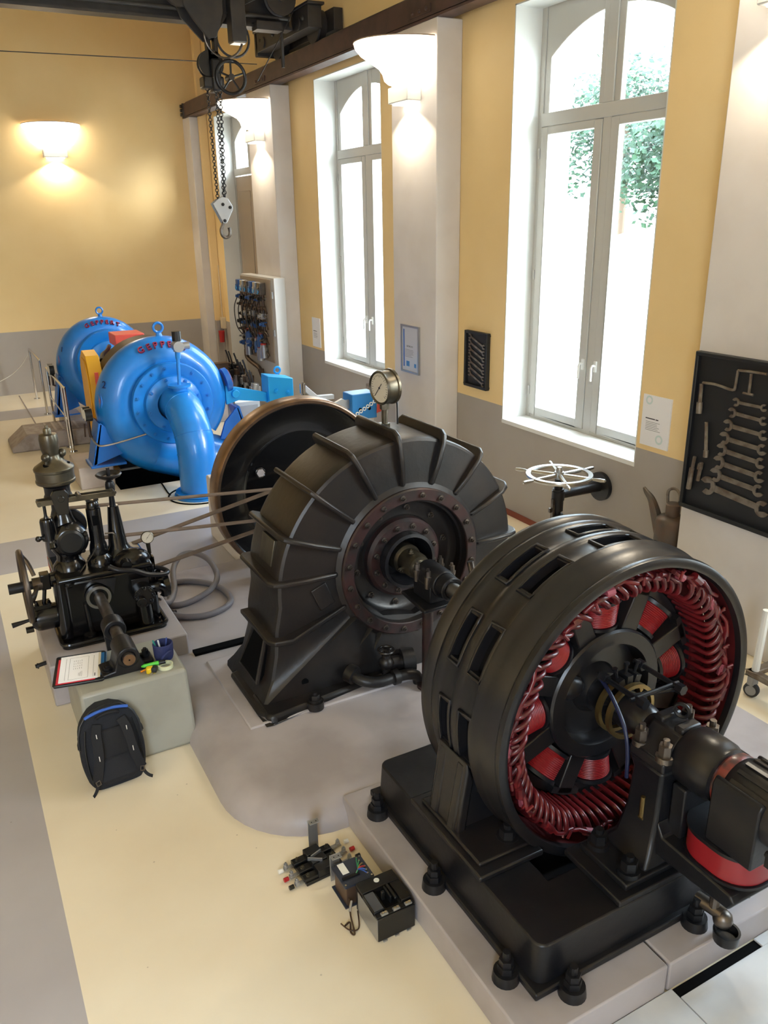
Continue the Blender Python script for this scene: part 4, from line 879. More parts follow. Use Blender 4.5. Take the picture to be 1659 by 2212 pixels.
obj('pulley_shaft', MB().cyl((.55, 5.5, 1.055), (.55, 5.68, 1.055), .025, n=12), M_IRON, pu)
obj('lower_pulley', MB().lathe([(0, -.03), (.11, -.03), (.11, .03), (0, .03)], (.80, 5.865, .62), Y, 32).cyl((.80, 5.78, .62), (.80, 5.90, .62), .025), M_IRON, gv)
# lever bar and dashpot
lv = MB()
for yy in (5.44, 5.50): lv.obox((.605, yy, 1.288), (.245, 0, -.004), (0, .005, 0), (0, 0, .017))
for x in (.37, .84): lv.cyl((x, 5.425, 1.288), (x, 5.515, 1.288), .014, n=10)
lv.cyl((.62, 5.43, 1.30), (.62, 5.51, 1.30), .018, n=10)
obj('lever_bar', lv, M_BRONZE, gv)
obj('lever_bracket', MB().prism([(cx-.06, 1.34), (cx-.035, 1.20), (cx+.035, 1.20), (cx+.05, 1.34), (cx+.03, 1.37), (cx-.04, 1.37)], fXZ, 5.415, 5.445).cyl((cx, 5.405, 1.31), (cx, 5.42, 1.31), .022, n=12), M_BLACK, gv, bevel=.004)
ds = obj('dashpot', MB().lathe([(0, 1.03), (.045, 1.03), (.045, 1.16), (.04, 1.175), (.016, 1.18), (.01, 1.20), (.01, 1.29), (0, 1.29)], (.40, 5.47, 0), Z, 24), M_BLACK, gv)
obj('dashpot_arm', MB().tube([(.33, 5.43, 1.06), (.40, 5.47, 1.05), (.46, 5.52, 1.0)], .014, 8).sph((.33, 5.43, 1.06), .02, 10).cyl((.41, 5.44, 1.01), (.41, 5.42, .98), .022, n=12).tube([(.43, 5.43, 1.2), (.445, 5.43, 1.15), (.452, 5.44, 1.04)], .007, 6), M_BLACK, ds)
# middle sleeve and pilot valve
mx, my = .705, 5.52
obj('pilot_sleeve', MB().lathe([(.09, .77), (.085, .82), (.06, .85), (.062, .88), (.055, .92), (.048, .94), (.048, 1.18), (.04, 1.185), (.04, 1.22), (.03, 1.235), (0, 1.24)], (mx, my, 0), Z, 28), M_BLACK, gv)
obj('sleeve_slot', MB().box(mx-.02, my-.053, 1.07, mx+.02, my-.03, 1.14), M_DARK, gv)
obj('pilot_fork', MB().box(mx-.04, my-.03, 1.235, mx-.015, my+.03, 1.285).box(mx+.015, my-.03, 1.235, mx+.04, my+.03, 1.275).tube([(mx-.1, my-.02, 1.272), (mx-.02, my-.02, 1.272)], .01, 6).tube([(mx+.05, my+.02, 1.25), (mx+.17, my+.03, 1.255)], .009, 6), M_IRON, gv)
obj('trip_wire', MB().tube([(mx-.16, my-.16, .80), (mx-.06, my-.13, .90), (mx-.01, my-.08, .95)], .004, 5).tube([(mx+.05, my-.02, .99), (mx+.10, my-.02, .985), (mx+.115, my-.02, .97), (mx+.12, my-.02, .86)], .006, 6), M_DSTEEL, gv)
for k in range(6):
    a = k*PI/3; obj('sleeve_bolt', MB().bolt((mx+.075*math.cos(a), my+.075*math.sin(a), .80), (0, 0, 1), .012, .035), M_BLACK, gv)
# tall cone with small hand disc
kx, ky = .845, 5.58
obj('spring_cone', MB().lathe([(.12, .77), (.115, .80), (.085, .83), (.065, .87), (.038, 1.14), (.036, 1.155), (0, 1.156)], (kx, ky, 0), Z, 32), M_BLACK, gv)
obj('spring_spindle', MB().lathe([(.022, 1.15), (.018, 1.22), (.026, 1.25), (.032, 1.27), (.032, 1.31), (.026, 1.33), (.012, 1.34), (.012, 1.43), (0, 1.43)], (kx, ky, 0), Z, 18), M_IRON, gv)
obj('hand_disc', MB().lathe([(.012, 1.35), (.035, 1.345), (.078, 1.368), (.088, 1.382), (.08, 1.39), (.05, 1.37), (.014, 1.372)], (kx, ky, 0), Z, 32), M_IRON, gv)
obj('front_dome', MB().sph((kx+.06, ky-.13, .78), .10, 20, (1.25, .9, .85)).cyl((kx+.0, ky-.2, .80), (kx+.0, ky-.25, .79), .035, n=16), M_BLACK, gv)
obj('linkage_lever', MB().prism([(mx-.10, .735), (mx+.06, .72), (mx+.03, .60), (mx+.01, .66), (mx-.04, .70)], fXZ, BY0-.045, BY0-.03), M_IRON, gv)
obj('oil_pipe', MB().tube(smooth([(mx+.03, BY0-.02, .80), (mx+.08, BY0-.05, .775), (mx+.18, BY0-.06, .75), (.98, BY0-.06, .70), (1.08, BY0-.05, .675), (1.12, BY0-.02, .675), (1.10, BY0+.02, .685), (1.06, BY0+.06, .69)], 5), .017, 10), M_IRON, gv)
# oil pump on the right
pm = MB().cyl((.93, BY0-.10, .56), (.93, BY0, .56), .075, n=24).cyl((.90, BY0-.13, .53), (.90, BY0, .53), .035, n=12).cyl((.93, BY0-.06, .33), (.93, BY0-.02, .56), .05, .045, 16).box(.86, BY0-.05, .60, .98, BY0, .68)
for k in range(8):
    a = k*PI/4; pm.bolt((.93+.06*math.cos(a), BY0-.10, .56+.06*math.sin(a)), (0, -1, 0), .011, .03)
obj('oil_pump', pm, M_BLACK, gv, bevel=.006)
ro = MB().cyl((.98, BY0+.02, .565), (1.08, BY0+.02, .565), .045, n=18).cyl((1.08, BY0+.02, .565), (1.12, BY0+.02, .565), .085, n=24).cyl((1.06, BY0+.02, .60), (1.06, BY0+.02, .68), .02, n=10)
for k in range(6):
    a = k*PI/3; ro.bolt((1.08, BY0+.02+.068*math.cos(a), .565+.068*math.sin(a)), (-1, 0, 0), .011, .03)
obj('pump_outlet', ro, M_BLACK, gv)
obj('outlet_elbow', MB().tube(smooth([(.98, BY0-.05, .60), (1.04, BY0-.06, .60), (1.075, BY0-.05, .565), (1.08, BY0-.04, .51)], 4), .024, 10), M_BLACK, gv)
sg = obj('small_gauge', MB().lathe([(0, .02), (.042, .02), (.045, .01), (.045, -.015), (.04, -.02), (0, -.016)], (1.035, 5.50, .905), (.1, 1, -.25), 28).cyl((1.035, 5.50, .86), (1.04, 5.505, .78), .016, .012, 10), M_BRONZE, gv)
dial(Vector((1.035, 5.50, .905))-Vector((.1, 1, -.25)).normalized()*.018, -Vector((.1, 1, -.25)), .039, sg, 50)
obj('gauge_pipe', MB().tube([(1.04, 5.505, .80), (1.05, 5.51, .66), (1.05, 5.50, .55)], .008, 6).box(1.0, 5.47, .72, 1.05, 5.54, .77).box(1.01, 5.47, .66, 1.06, 5.52, .76), M_BLACK, gv)
# hand wheel on the left
hwl = MB().ring((.205, 5.50, .72), X, .235, .020, 48, 10)
for a in (60, 180, 300):
    c, s = math.cos(math.radians(a)), math.sin(math.radians(a)); hwl.tube(smooth([(.205, 5.5+.23*c, .72+.23*s), (.245, 5.5+.16*c, .72+.16*s), (.27, 5.5+.06*c, .72+.06*s)], 3), .014, 8)
hwl.cyl((.25, 5.5, .72), (.31, 5.5, .72), .045, n=16)
hwo = obj('hand_wheel', hwl, M_HAND, gv)
obj('crank_handle', MB().cyl((.20, 5.45, .495), (.08, 5.44, .485), .010, .018, 10), M_IRON, hwo)
obj('wheel_shaft', MB().cyl((.10, 5.5, .72), (.21, 5.5, .72), .036, n=14).cyl((.21, 5.5, .72), (.43, 5.5, .72), .03, n=14), M_IRON, gv)
obj('shaft_bracket', MB().box(.30, 5.46, .68, .36, 5.54, .79).cyl((.36, 5.5, .73), (.43, 5.5, .73), .05, n=14).cyl((.29, 5.5, .52), (.32, 5.5, .68), .014, n=8).sph((.47, 5.42, .72), .05, 14), M_BLACK, gv, bevel=.008)
obj('relay_cylinder', MB().lathe([(0, .20), (.055, .205), (.085, .235), (.088, .26), (.088, .42), (0, .42)], (0, 5.50, .47), X, 28).box(.24, 5.46, .54, .34, 5.56, .575).bolt((.25, 5.47, .575), (0, 0, 1), .012, .03).bolt((.33, 5.47, .575), (0, 0, 1), .012, .03).cyl((.21, 5.5, .40), (.16, 5.5, .40), .022, n=10).ring((.40, 5.44, .60), (1, .3, 0), .045, .012, 20, 6), M_BLACK, gv)
obj('drain_cock', MB().cyl((.24, 5.32, .22), (.17, 5.31, .215), .014, n=10).cyl((.19, 5.31, .215), (.18, 5.31, .215), .02, n=8), M_PLAS, gv)
# output shaft
SXx, SZz = .635, .605
obj('output_shaft', MB().cyl((SXx+.006, 5.38, SZz), (SXx, 4.37, SZz), .037, n=24), M_DSTEEL, gv)
obj('shaft_ring', MB().lathe([(.062, -.02), (.082, -.02), (.082, .02), (.062, .02)], (SXx, 5.345, SZz), Y, 36, True), M_STEEL, gv)
obj('shaft_boss', MB().cyl((SXx, 5.38, SZz), (SXx, 5.33, SZz), .07, .06, 28), M_BLACK, gv)
obj('crank_collar', MB().lathe([(.037, -.05), (.066, -.05), (.07, -.04), (.07, .06), (.037, .06)], (SXx, 4.83, SZz), Y, 28, True).prism([(SXx-.065, SZz-.01), (SXx-.052, SZz-.24), (SXx+.02, SZz-.24), (SXx+.02, SZz-.05)], fXZ, 4.80, 4.86), M_IRON, gv, bevel=.005)
sp = thing('shaft_pedestal', 'cast iron end bearing of the governor shaft bolted on the front block', 'bearing', (SXx, 4.45, .5))
pp = [(SXx-.155, .50), (SXx+.095, .50), (SXx+.095, .525), (SXx+.085, .535), (SXx+.068, SZz-.01)]+[(SXx+.066*math.cos(math.radians(a)), SZz+.066*math.sin(math.radians(a))) for a in range(0, 181, 15)]+[(SXx-.068, SZz-.01), (SXx-.085, .535), (SXx-.155, .525)]
obj('bearing_casting', MB().prism(pp, fXZ, 4.40, 4.56).box(SXx+.05, 4.46, .50, SXx+.155, 4.58, .524).lathe([(.036, 4.395), (.066, 4.395), (.066, 4.60), (.036, 4.60)], (SXx, 0, SZz), Y, 32, True), M_IRON, sp, bevel=.008)
obj('foot_nut', MB().bolt((SXx-.115, 4.45, .525), (0, 0, 1), .024, .035), M_IRON, sp)
obj('foot_nut', MB().bolt((SXx+.12, 4.53, .522), (0, 0, 1), .022, .05), M_IRON, sp)
obj('shaft_end', MB().cyl((SXx, 4.372, SZz), (SXx, 4.366, SZz), .034, n=24), M_RIM, sp)
obj('centre_hole', MB().cyl((SXx, 4.366, SZz), (SXx, 4.3645, SZz), .005, n=8), M_DARK, sp)

# ------------------------------------------------------------------ things on the block
def rotz(cx, cy, a, z=0):
    c, s = math.cos(a), math.sin(a); return lambda u, v, w: Vector((cx+u*c-v*s, cy+u*s+v*c, z+w))
A = math.radians(-11.5)
fn = rotz(.378, 4.59, A, .5)
fo = thing('document_folder', 'open black folder lying on the grey block beside the shaft bearing', 'folder', (.378, 4.59, .5))
fr_ = roundpoly([(-.135, -.175), (.145, -.175), (.145, .17), (-.135, .17)], [.012, .02, .02, .012], 4)
obj('cover', MB().prism(fr_, lambda a, b, w: fn(a, b, w), .0, .014), M_PLAS, fo)
obj('edge_binding', MB().tube([fn(a, b, .012) for a, b in fr_], .005, 6, True), M_PLAS, fo)
obj('blue_divider', MB().prism([(.10, -.12), (.152, -.12), (.152, .15), (.10, .15)], fn, .014, .0155), mat('divider_blue', S(40, 110, 170), .5), fo)
pf = tag(obj('red_sheet', MB().prism([(-.122, -.165), (.095, -.165), (.095, .13), (-.122, .13)], fn, .0155, .0175), mat('sheet_red', S(206, 46, 62), .6), loc=(.378, 4.59, .515)), 'red paper folder peeking out under the white form', 'paper')
pa = thing('paper_form', 'white printed form on top of the red sheet in the black folder', 'paper', (.378, 4.59, .5175))
obj('sheet', MB().prism([(-.108, -.155), (.108, -.155), (.108, .15), (-.108, .15)], fn, .018, .0205), mat('office_paper', S(246, 247, 252), .7), pa)
obj('cream_sheet', MB().prism([(.10, -.15), (.122, -.15), (.122, .15), (.10, .15)], fn, .0175, .0195), mat('cream_paper', S(222, 214, 196), .7), pa)
ln = MB()
def bar(u0, v0, u1, v1, w=.0012): ln.prism([(u0-w, v0-w), (u1+w, v0-w), (u1+w, v1+w), (u0-w, v1+w)], fn, .0206, .0209)
for u in (-.075, -.055, .052, .082): bar(u, -.135, u, .12, .0008)
bar(-.055, -.135, .052, -.135, .0006); bar(-.055, .12, .052, .12, .0006)
rnd = random.Random(3)
for k in range(5):
    u = -.03+.011*k
    for j in range(4): v = -.02+.03*j; bar(u, v, u, v+rnd.uniform(.008, .02), .0009)
for k in range(4): bar(.0+.006*k, -.10-.004*k, .0+.006*k, -.07+.006*k, .0007)
for k in range(3): bar(.09, -.13+.012*k, .094, -.122+.012*k, .0014)
obj('printed_lines', ln, M_INK, pa)
cu = thing('pencil_pouch', 'round navy blue fabric pencil pouch holding a few pens', 'pouch', (.855, 4.48, .5))
obj('pouch_body', MB().lathe([(0, .5), (.052, .5), (.058, .52), (.061, .60), (.055, .605), (.052, .55), (0, .54)], (.855, 4.48, 0), Z, 24), mat('pouch_navy', S(44, 52, 98), .8, bump=.2, bs=120), cu)
obj('pouch_lid', MB().cyl((.86, 4.412, .535), (.855, 4.42, .54), .045, n=24), mat('pouch_navy', S(44, 52, 98), .8), cu)
for k, (dx, dy, c) in enumerate(((-.015, 0, 'white_pen'), (-.03, .015, 'teal_pen'), (.015, .01, 'blue_pen'))):
    pc = (S(230, 230, 230), S(60, 150, 140), S(70, 90, 160))[k]
    tag(obj('pen', MB().cyl((.855+dx, 4.48+dy, .545), (.855+dx*1.8, 4.47+dy, .63), .005, n=8), mat(c, pc, .4), loc=(.855+dx, 4.48+dy, .545)), ('white', 'teal', 'blue')[k]+' pen standing inside the navy pencil pouch', 'pen', 'pens in the pouch')
tag(obj('tape_roll', MB().lathe([(.036, .5), (.045, .5), (.045, .522), (.036, .522)], (.835, 4.365, 0), Z, 32, True), mat('tape_cream', S(222, 226, 190), .5), loc=(.835, 4.365, .5)), 'cream roll of adhesive tape lying on the block under the green marker', 'tape')
gm = thing('marker', 'bright green marker pen with dark cap lying over the tape roll', 'marker', (.76, 4.40, .53))
obj('barrel', MB().cyl((.715, 4.392, .528), (.80, 4.376, .534), .011, .013, 12).cyl((.700, 4.395, .527), (.715, 4.392, .528), .004, .011, 10), mat('marker_green', S(80, 200, 60), .35), gm)
obj('cap', MB().cyl((.80, 4.376, .534), (.838, 4.368, .536), .0135, .012, 12), M_PLAS, gm)
tag(obj('orange_pencil', MB().tube(smooth([(.690, 4.372, .507), (.715, 4.380, .508), (.745, 4.396, .509), (.775, 4.398, .510)], 3), .006, 8), mat('pencil_orange', S(236, 146, 40), .45), loc=(.72, 4.40, .505)), 'orange pencil lying under the green marker beside the bearing', 'pencil')
tm = thing('tape_measure', 'yellow and black tape measure on the block below the green marker', 'tape measure', (.735, 4.368, .5))
obj('case', MB().prism(roundpoly([(-.028, -.018), (.03, -.018), (.03, .02), (-.028, .02)], [.012]*4, 4), rotz(.745, 4.345, -.25, .5), 0, .036), mat('measure_yellow', S(232, 200, 36), .4), tm, bevel=.005)
obj('grip', MB().prism([(.0, -.019), (.031, -.019), (.031, .021), (.012, .021)], rotz(.745, 4.345, -.25, .5), .004, .037), M_PLAS, tm, bevel=.004)
obj('blade_hook', MB().box(.732, 4.315, .502, .748, 4.325, .512), M_STEEL, tm)
# backpack
bp = thing('backpack', 'black backpack with shoulder straps leaning against the grey block on the floor', 'backpack', (.455, 4.08, 0))
def bk(u, v, w):   # u across, v up the back, w out of the back towards the viewer
    lean = math.radians(17); c, s = math.cos(lean), math.sin(lean); a = math.radians(4)
    yy = -w*c+v*s; x = u*math.cos(a)-yy*math.sin(a); y = u*math.sin(a)+yy*math.cos(a)
    return Vector((.455+x, 4.055+y, v*c+w*s*.0+.005+max(0, w)*s))
def hw_(v):
    t = v/.46
    if t < .08: return .125+.03*(t/.08)
    if t < .6: return .155+.022*math.sin((t-.08)/.52*PI*.8)
    return .17*math.sqrt(max(0, 1-((t-.6)/.41)**2.3))
m = MB(); NV, NU = 18, 20
for j in range(NV+1):
    v = .46*j/NV; h = max(hw_(v), .012); dpt = .085*(.55+.45*math.sin(min(1, v/.46*1.15)*PI*.75)) 
    for k in range(NU):
        a = 2*PI*k/NU; c, s = math.cos(a), math.sin(a)
        u = h*math.copysign(abs(c)**.55, c); w = -.05+ (dpt*.55*abs(s)**.6 if s > 0 else -dpt*1.0*abs(s)**.6)
        m.v.append(bk(u, v, w*1.0+.0))
for j in range(NV):
    for k in range(NU): m.f.append([j*NU+k, j*NU+(k+1) % NU, (j+1)*NU+(k+1) % NU, (j+1)*NU+k])
m.f.append(list(range(NU))[::-1]); m.f.append([NV*NU+k for k in range(NU)])
bb = obj('bag_body', m, M_FAB, bp, angle=60)
obj('back_panel', MB().prism(roundpoly([(-.095, .03), (.095, .03), (.085, .34), (-.085, .34)], [.03]*4, 5), bk, -.018, .006), M_FAB2, bp, bevel=.008)
obj('lumbar_pad', MB().prism(roundpoly([(-.115, .05), (.115, .05), (.10, .18), (-.10, .18)], [.03]*4, 5), bk, -.02, .018), M_FAB, bp, bevel=.012)
obj('zip_edge', MB().tube([bk(hw_(v)*s*1.0, v, -.035) for s, v in [(-1, .25), (-1, .32), (-1, .38), (-1, .42), (-1, .445), (-.3, .458), (.3, .458), (1, .445), (1, .42), (1, .38), (1, .32), (1, .25)]], .007, 8), M_PLAS, bp)
obj('blue_lining', MB().tube([bk(u, .452-.6*u*u*2.2-.006, -.014) for u in [-.12+.02*i for i in range(13)]], .009, 8), mat('lining_blue', S(52, 98, 190), .6), bp)
obj('carry_handle', MB().tube(smooth([bk(-.06, .415, .0), bk(-.04, .43, .02), bk(.0, .436, .026), bk(.04, .43, .02), bk(.06, .415, .0)], 4), .009, 8), M_FAB2, bp)
def strap(pts, w, th, nm, m_, parent):
    mb = MB(); n = len(pts); v = []
    for i, (u, vv, ww) in enumerate(pts):
        u2, v2, w2 = pts[min(i+1, n-1)]; u1, v1, w1 = pts[max(i-1, 0)]; t = Vector((u2-u1, v2-v1)).normalized(); q = Vector((-t.y, t.x))*w
        v += [bk(u+q.x, vv+q.y, ww), bk(u-q.x, vv-q.y, ww), bk(u-q.x, vv-q.y, ww+th), bk(u+q.x, vv+q.y, ww+th)]
    f = [(4*i+k, 4*i+(k+1) % 4, 4*i+4+(k+1) % 4, 4*i+4+k) for i in range(n-1) for k in range(4)]+[[3, 2, 1, 0], [4*n-4, 4*n-3, 4*n-2, 4*n-1]]
    return obj(nm, mb.add(v, f), m_, parent, bevel=.003)
for s in (-1, 1):
    pts = [tuple(p) for p in smooth([(s*.065, .385, .0), (s*.082, .33, .022), (s*.088, .26, .036), (s*.094, .20, .036), (s*.11, .13, .03), (s*.125, .075, .02)], 5)]
    st = strap(pts, .026, .010, 'shoulder_strap', M_FAB2, bp)
    obj('buckle', MB().tube([bk(s*.115, .085, .034), bk(s*.135, .078, .034), bk(s*.13, .055, .032), bk(s*.11, .06, .032)], .004, 6, True), M_DSTEEL, st)
    strap([tuple(p) for p in smooth([(s*.124, .07, .028), (s*.135, .04, .03), (s*.15, .02, .035), (s*.165, .012, .05)], 4)], .009, .003, 'strap_tail', M_FAB2, st)
    for (u, vv, ww) in ((s*.083, .325, .034), (s*.093, .205, .047)):
        obj('strap_mark', MB().prism([(u-.002, vv-.014), (u+.002, vv-.014), (u+.002, vv+.014), (u-.002, vv+.014)], bk, ww, ww+.002), M_WHITE, st)
    obj('side_zip', MB().tube([bk(s*.172, .30, -.04), bk(s*.178, .285, -.035), bk(s*.180, .26, -.03)], .004, 6), M_IRON, bp)
    obj('side_seam', MB().tube(smooth([bk(s*.13, .36, -.008), bk(s*.148, .26, -.006), bk(s*.15, .14, -.008), bk(s*.14, .04, -.012)], 5), .004, 6), M_PLAS, bp)
# hose coil
ho = thing('hose', 'thick grey ribbed hose lying in loose loops behind the governor block', 'hose', (1.45, 6.0, .145))
HP = [(1.10, 5.72, .30), (1.20, 5.85, .20), (1.30, 6.05, .20), (1.36, 6.30, .26), (1.47, 6.48, .30), (1.60, 6.50, .30), (1.69, 6.38, .26), (1.69, 6.16, .21), (1.60, 5.98, .19), (1.46, 5.88, .175), (1.30, 5.83, .17), (1.20, 5.90, .17), (1.24, 6.14, .17), (1.38, 6.26, .17), (1.55, 6.16, .17), (1.66, 5.95, .17), (1.66, 5.72, .17), (1.57, 5.60, .17), (1.40, 5.55, .17), (1.24, 5.62, .17), (1.18, 5.72, .17)]
obj('hose_tube', MB().tube(smooth(HP, 6), .024, 12), M_HOSE, ho)
obj('hose_end', MB().cyl((1.21, 5.70, .17), (1.165, 5.745, .17), .028, n=14), M_PLAS, ho)

# ------------------------------------------------------------------ electrical parts on the floor
cb = thing('circuit_breaker', 'large black and grey moulded circuit breaker standing on the floor by the plinth', 'circuit breaker', (1.315, 2.52, 0))
obj('case', MB().box(1.222, 2.412, .004, 1.41, 2.628, .13), M_PLAS, cb, bevel=.004)
obj('grey_side', MB().box(1.218, 2.415, .01, 1.223, 2.60, .128), M_ZINC, cb)
tp_m = MB().box(1.222, 2.42, .128, 1.41, 2.445, .134).box(1.222, 2.56, .128, 1.41, 2.628, .15).box(1.222, 2.445, .128, 1.275, 2.56, .142).box(1.36, 2.445, .128, 1.41, 2.56, .148)
obj('top_housing', tp_m, M_PLAS, cb, bevel=.004)
obj('grey_insert', MB().prism([(2.45, .142), (2.55, .142), (2.55, .149), (2.45, .146)], fYZ, 1.226, 1.27), mat('grey_plastic', S(76, 78, 84), .4), cb)
obj('toggle_slot', MB().box(1.285, 2.455, .128, 1.35, 2.555, .1305), M_DARK, cb)
obj('toggle_handle', MB().box(1.29, 2.50, .13, 1.305, 2.515, .175).box(1.315, 2.47, .13, 1.325, 2.54, .168).cyl((1.34, 2.46, .155), (1.34, 2.55, .155), .008, n=10), M_PLAS, cb, bevel=.003)
obj('logo_disc', MB().cyl((1.315, 2.60, .15), (1.315, 2.60, .1515), .013, n=20), M_WHITE, cb)
for k in range(3):
    x = 1.245+.06*k
    tr2 = obj('terminal', MB().box(x, 2.418, .133, x+.034, 2.436, .142), M_ZINC, cb, bevel=.002)
    obj('terminal_screw', MB().cyl((x+.01, 2.427, .142), (x+.01, 2.427, .145), .006, n=10).cyl((x+.024, 2.427, .142), (x+.024, 2.427, .145), .006, n=10), M_CHROME, tr2)
    obj('foot_terminal', MB().box(x, 2.405, .0, x+.02, 2.414, .008), M_ZINC, cb)
tf = thing('transformer_box', 'dark blue-black relay box with coloured wires on top, between breaker and switch', 'relay', (1.25, 2.725, 0))
obj('casing', MB().box(1.19, 2.66, .004, 1.322, 2.79, .116), M_BROWN, tf, bevel=.003)
obj('top_plate', MB().prism(roundpoly([(1.178, 2.650), (1.332, 2.650), (1.332, 2.802), (1.178, 2.802)], [.008]*4, 3), fXY, .116, .126), M_NAVY, tf)
obj('bottom_plate', MB().box(1.178, 2.650, 0, 1.332, 2.802, .006), M_NAVY, tf)
obj('rating_label', MB().box(1.205, 2.725, .126, 1.238, 2.795, .1272), M_WHITE, tf)
for x, y in ((1.188, 2.66), (1.322, 2.66), (1.188, 2.792), (1.322, 2.792)): obj('corner_screw', MB().cyl((x, y, .126), (x, y, .131), .005, n=8), M_CHROME, tf)
obj('terminal_strip', MB().box(1.19, 2.69, .126, 1.275, 2.705, .134), M_PLAS, tf)
for k, c in enumerate((S(40, 130, 90), S(60, 150, 100), S(150, 120, 60), S(190, 40, 46), S(60, 100, 190), S(40, 80, 160))):
    x1 = 1.315-.004*abs(k-3); y1 = 2.785-.022*k
    w_ = obj('wire', MB().tube(smooth([(1.26, 2.70, .133), (1.275, 2.71+.0*k, .14), ((1.275+x1)/2, (2.715+y1)/2, .142), (x1, y1, .134)], 4), .0028, 6), mat('wire_%d' % k, c, .4), tf)
    obj('wire_lug', MB().cyl((x1, y1, .126), (x1, y1, .136), .005, n=8), M_CHROME, w_)
obj('loose_lead', MB().tube(smooth([(1.20, 2.655, .05), (1.17, 2.58, .03), (1.15, 2.50, .012), (1.14, 2.52, .008), (1.16, 2.57, .008), (1.13, 2.56, .01)], 5), .004, 6).tube(smooth([(1.215, 2.60, .02), (1.18, 2.52, .01), (1.14, 2.53, .01), (1.12, 2.58, .012)], 5), .0035, 6), mat('lead_brown', S(70, 48, 32), .5), tf)
obj('lead_pin', MB().cyl((1.20, 2.63, .06), (1.175, 2.60, .035), .006, n=8), M_ZINC, tf)
sw = thing('fuse_switch', 'black three pole fuse switch with screw terminals lying on the floor', 'switch', (1.18, 2.95, 0))
fs = rotz(1.185, 2.955, math.radians(4), 0)
def pb(u0, v0, w0, u1, v1, w1): return MB().prism([(u0, v0), (u1, v0), (u1, v1), (u0, v1)], fs, w0, w1)
obj('base', pb(-.115, -.085, 0, .10, .09, .018), M_PLAS, sw, bevel=.003)
for j, v in enumerate((.062, 0, -.058)):
    pol_ = obj('pole_block', pb(-.12, v-.02, .018, .09, v+.02, .035).add(pb(-.05, v-.026, .018, .03, v+.026, .06).v, [list(f) for f in pb(-.05, v-.026, .018, .03, v+.026, .06).f]), M_PLAS, sw, bevel=.003)
    for u in (-.155, -.095, .07, .135):
        p = fs(u, v, .018)
        obj('terminal_screw', MB().cyl(p, p+Z*.012, .012, n=12).cyl(p+Z*.012, p+Z*.026, .010, None, 6).cyl(p+Z*.026, p+Z*.034, .005, n=8), M_ZINC if abs(u) > .1 else M_BRONZE, pol_)
    obj('contact_strip', pb(-.165, v-.011, .012, -.09, v+.011, .018).add(pb(.06, v-.011, .012, .15, v+.011, .018).v, pb(.06, v-.011, .012, .15, v+.011, .018).f), M_ZINC, pol_)
    for s in (-1, 1):
        q = fs(s*.172, v, .014); cmat = (M_WHITE, mat('cap_red', S(176, 34, 40), .4), M_PLAS)[j]
        obj('end_cap', MB().cyl(q, fs(s*.195, v, .014), .011, n=12), cmat, pol_)
obj('contact_blade', MB().obox(fs(-.01, .02, .065), Vector((.03, .01, .0)), Vector((-.001, .003, 0)), Vector((0, 0, .008))).obox(fs(-.03, -.01, .065), Vector((.03, -.02, 0)), Vector((.002, .003, 0)), Vector((0, 0, .008))), M_ZINC, sw)
for (x, y, h, l) in ((1.205, 3.075, .185, 'tall'), (1.215, 2.838, .155, 'short')):
    b = obj('mounting_bracket', MB().box(x-.026, y-.002, .0, x+.026, y+.002, h).box(x-.026, y-.034, h-.004, x+.026, y+.002, h), M_ZINC, sw, bevel=.002)
    obj('bracket_hole', MB().cyl((x-.012, y-.018, h), (x-.012, y-.018, h+.0006), .003, n=8).cyl((x+.012, y-.018, h), (x+.012, y-.018, h+.0006), .003, n=8), M_DARK, b)

# ================================================================== RIGHT WALL THINGS
WX, WY, WZ = 4.492, 5.18, .885
hv = thing('valve_handwheel', 'polished ship style handwheel on a black stand by the window wall', 'handwheel', (WX, WY, 0))
wm = MB().lathe([(.245, -.012), (.285, -.014), (.29, 0), (.285, .014), (.245, .012), (.24, 0)], (WX, WY, WZ), Z, 48, True).cyl((WX, WY, WZ-.03), (WX, WY, WZ+.03), .05, .04, 20)
who = obj('wheel_rim', wm, M_STEEL, hv)
for k in range(6):
    a = math.radians(k*60+2); d = Vector((math.cos(a), math.sin(a), 0)); c = Vector((WX, WY, WZ))
    sp_ = obj('wheel_spoke', MB().tube([c+d*.03, c+d*.26], [.019, .017], 8), M_STEEL, who)
    obj('spoke_grip', MB().tube([c+d*.285, c+d*.31, c+d*.36, c+d*.395, c+d*.405], [.009, .013, .017, .014, .005], 10), M_STEEL, hv)
obj('hub_nut', MB().lathe([(.03, .03), (.03, .045), (.02, .07), (0, .075)], (WX, WY, WZ), Z, 16), M_STEEL, hv)
obj('valve_spindle', MB().cyl((WX, WY, 0), (WX, WY, .70), .032, n=16).cyl((WX, WY, .56), (WX, WY, .76), .05, n=18).cyl((WX, WY, .74), (WX, WY, .87), .036, n=16).cyl((WX, WY, .50), (WX, WY, .53), .055, n=16).cyl((WX, WY, 0), (WX, WY, .03), .09, n=20), M_IRON, hv)
obj('wall_arm', MB().cyl((WX, WY, .70), (4.97, WY, .70), .036, .045, 16).cyl((4.955, WY, .70), (4.993, WY, .70), .13, n=28).cyl((WX, WY, .66), (WX, WY, .74), .056, n=18), M_IRON, hv)
obj('index_scale', MB().box(WX-.075, WY-.03, .50, WX-.055, WY+.0, .68).box(WX-.10, WY-.02, .56, WX-.06, WY+.0, .60), M_DSTEEL, hv)
oc = thing('oil_can', 'old brown oil can with a long spout on the floor beside the right pilaster', 'oil can', (4.84, 4.22, 0))
obj('can_body', MB().lathe([(0, 0), (.12, 0), (.125, .02), (.125, .70), (.12, .72), (.105, .735), (.06, .75), (0, .75)], (4.84, 4.22, 0), Z, 28), mat('old_tin', S(96, 90, 84), .5, .5, col2=S(108, 88, 74), ns=7), oc)
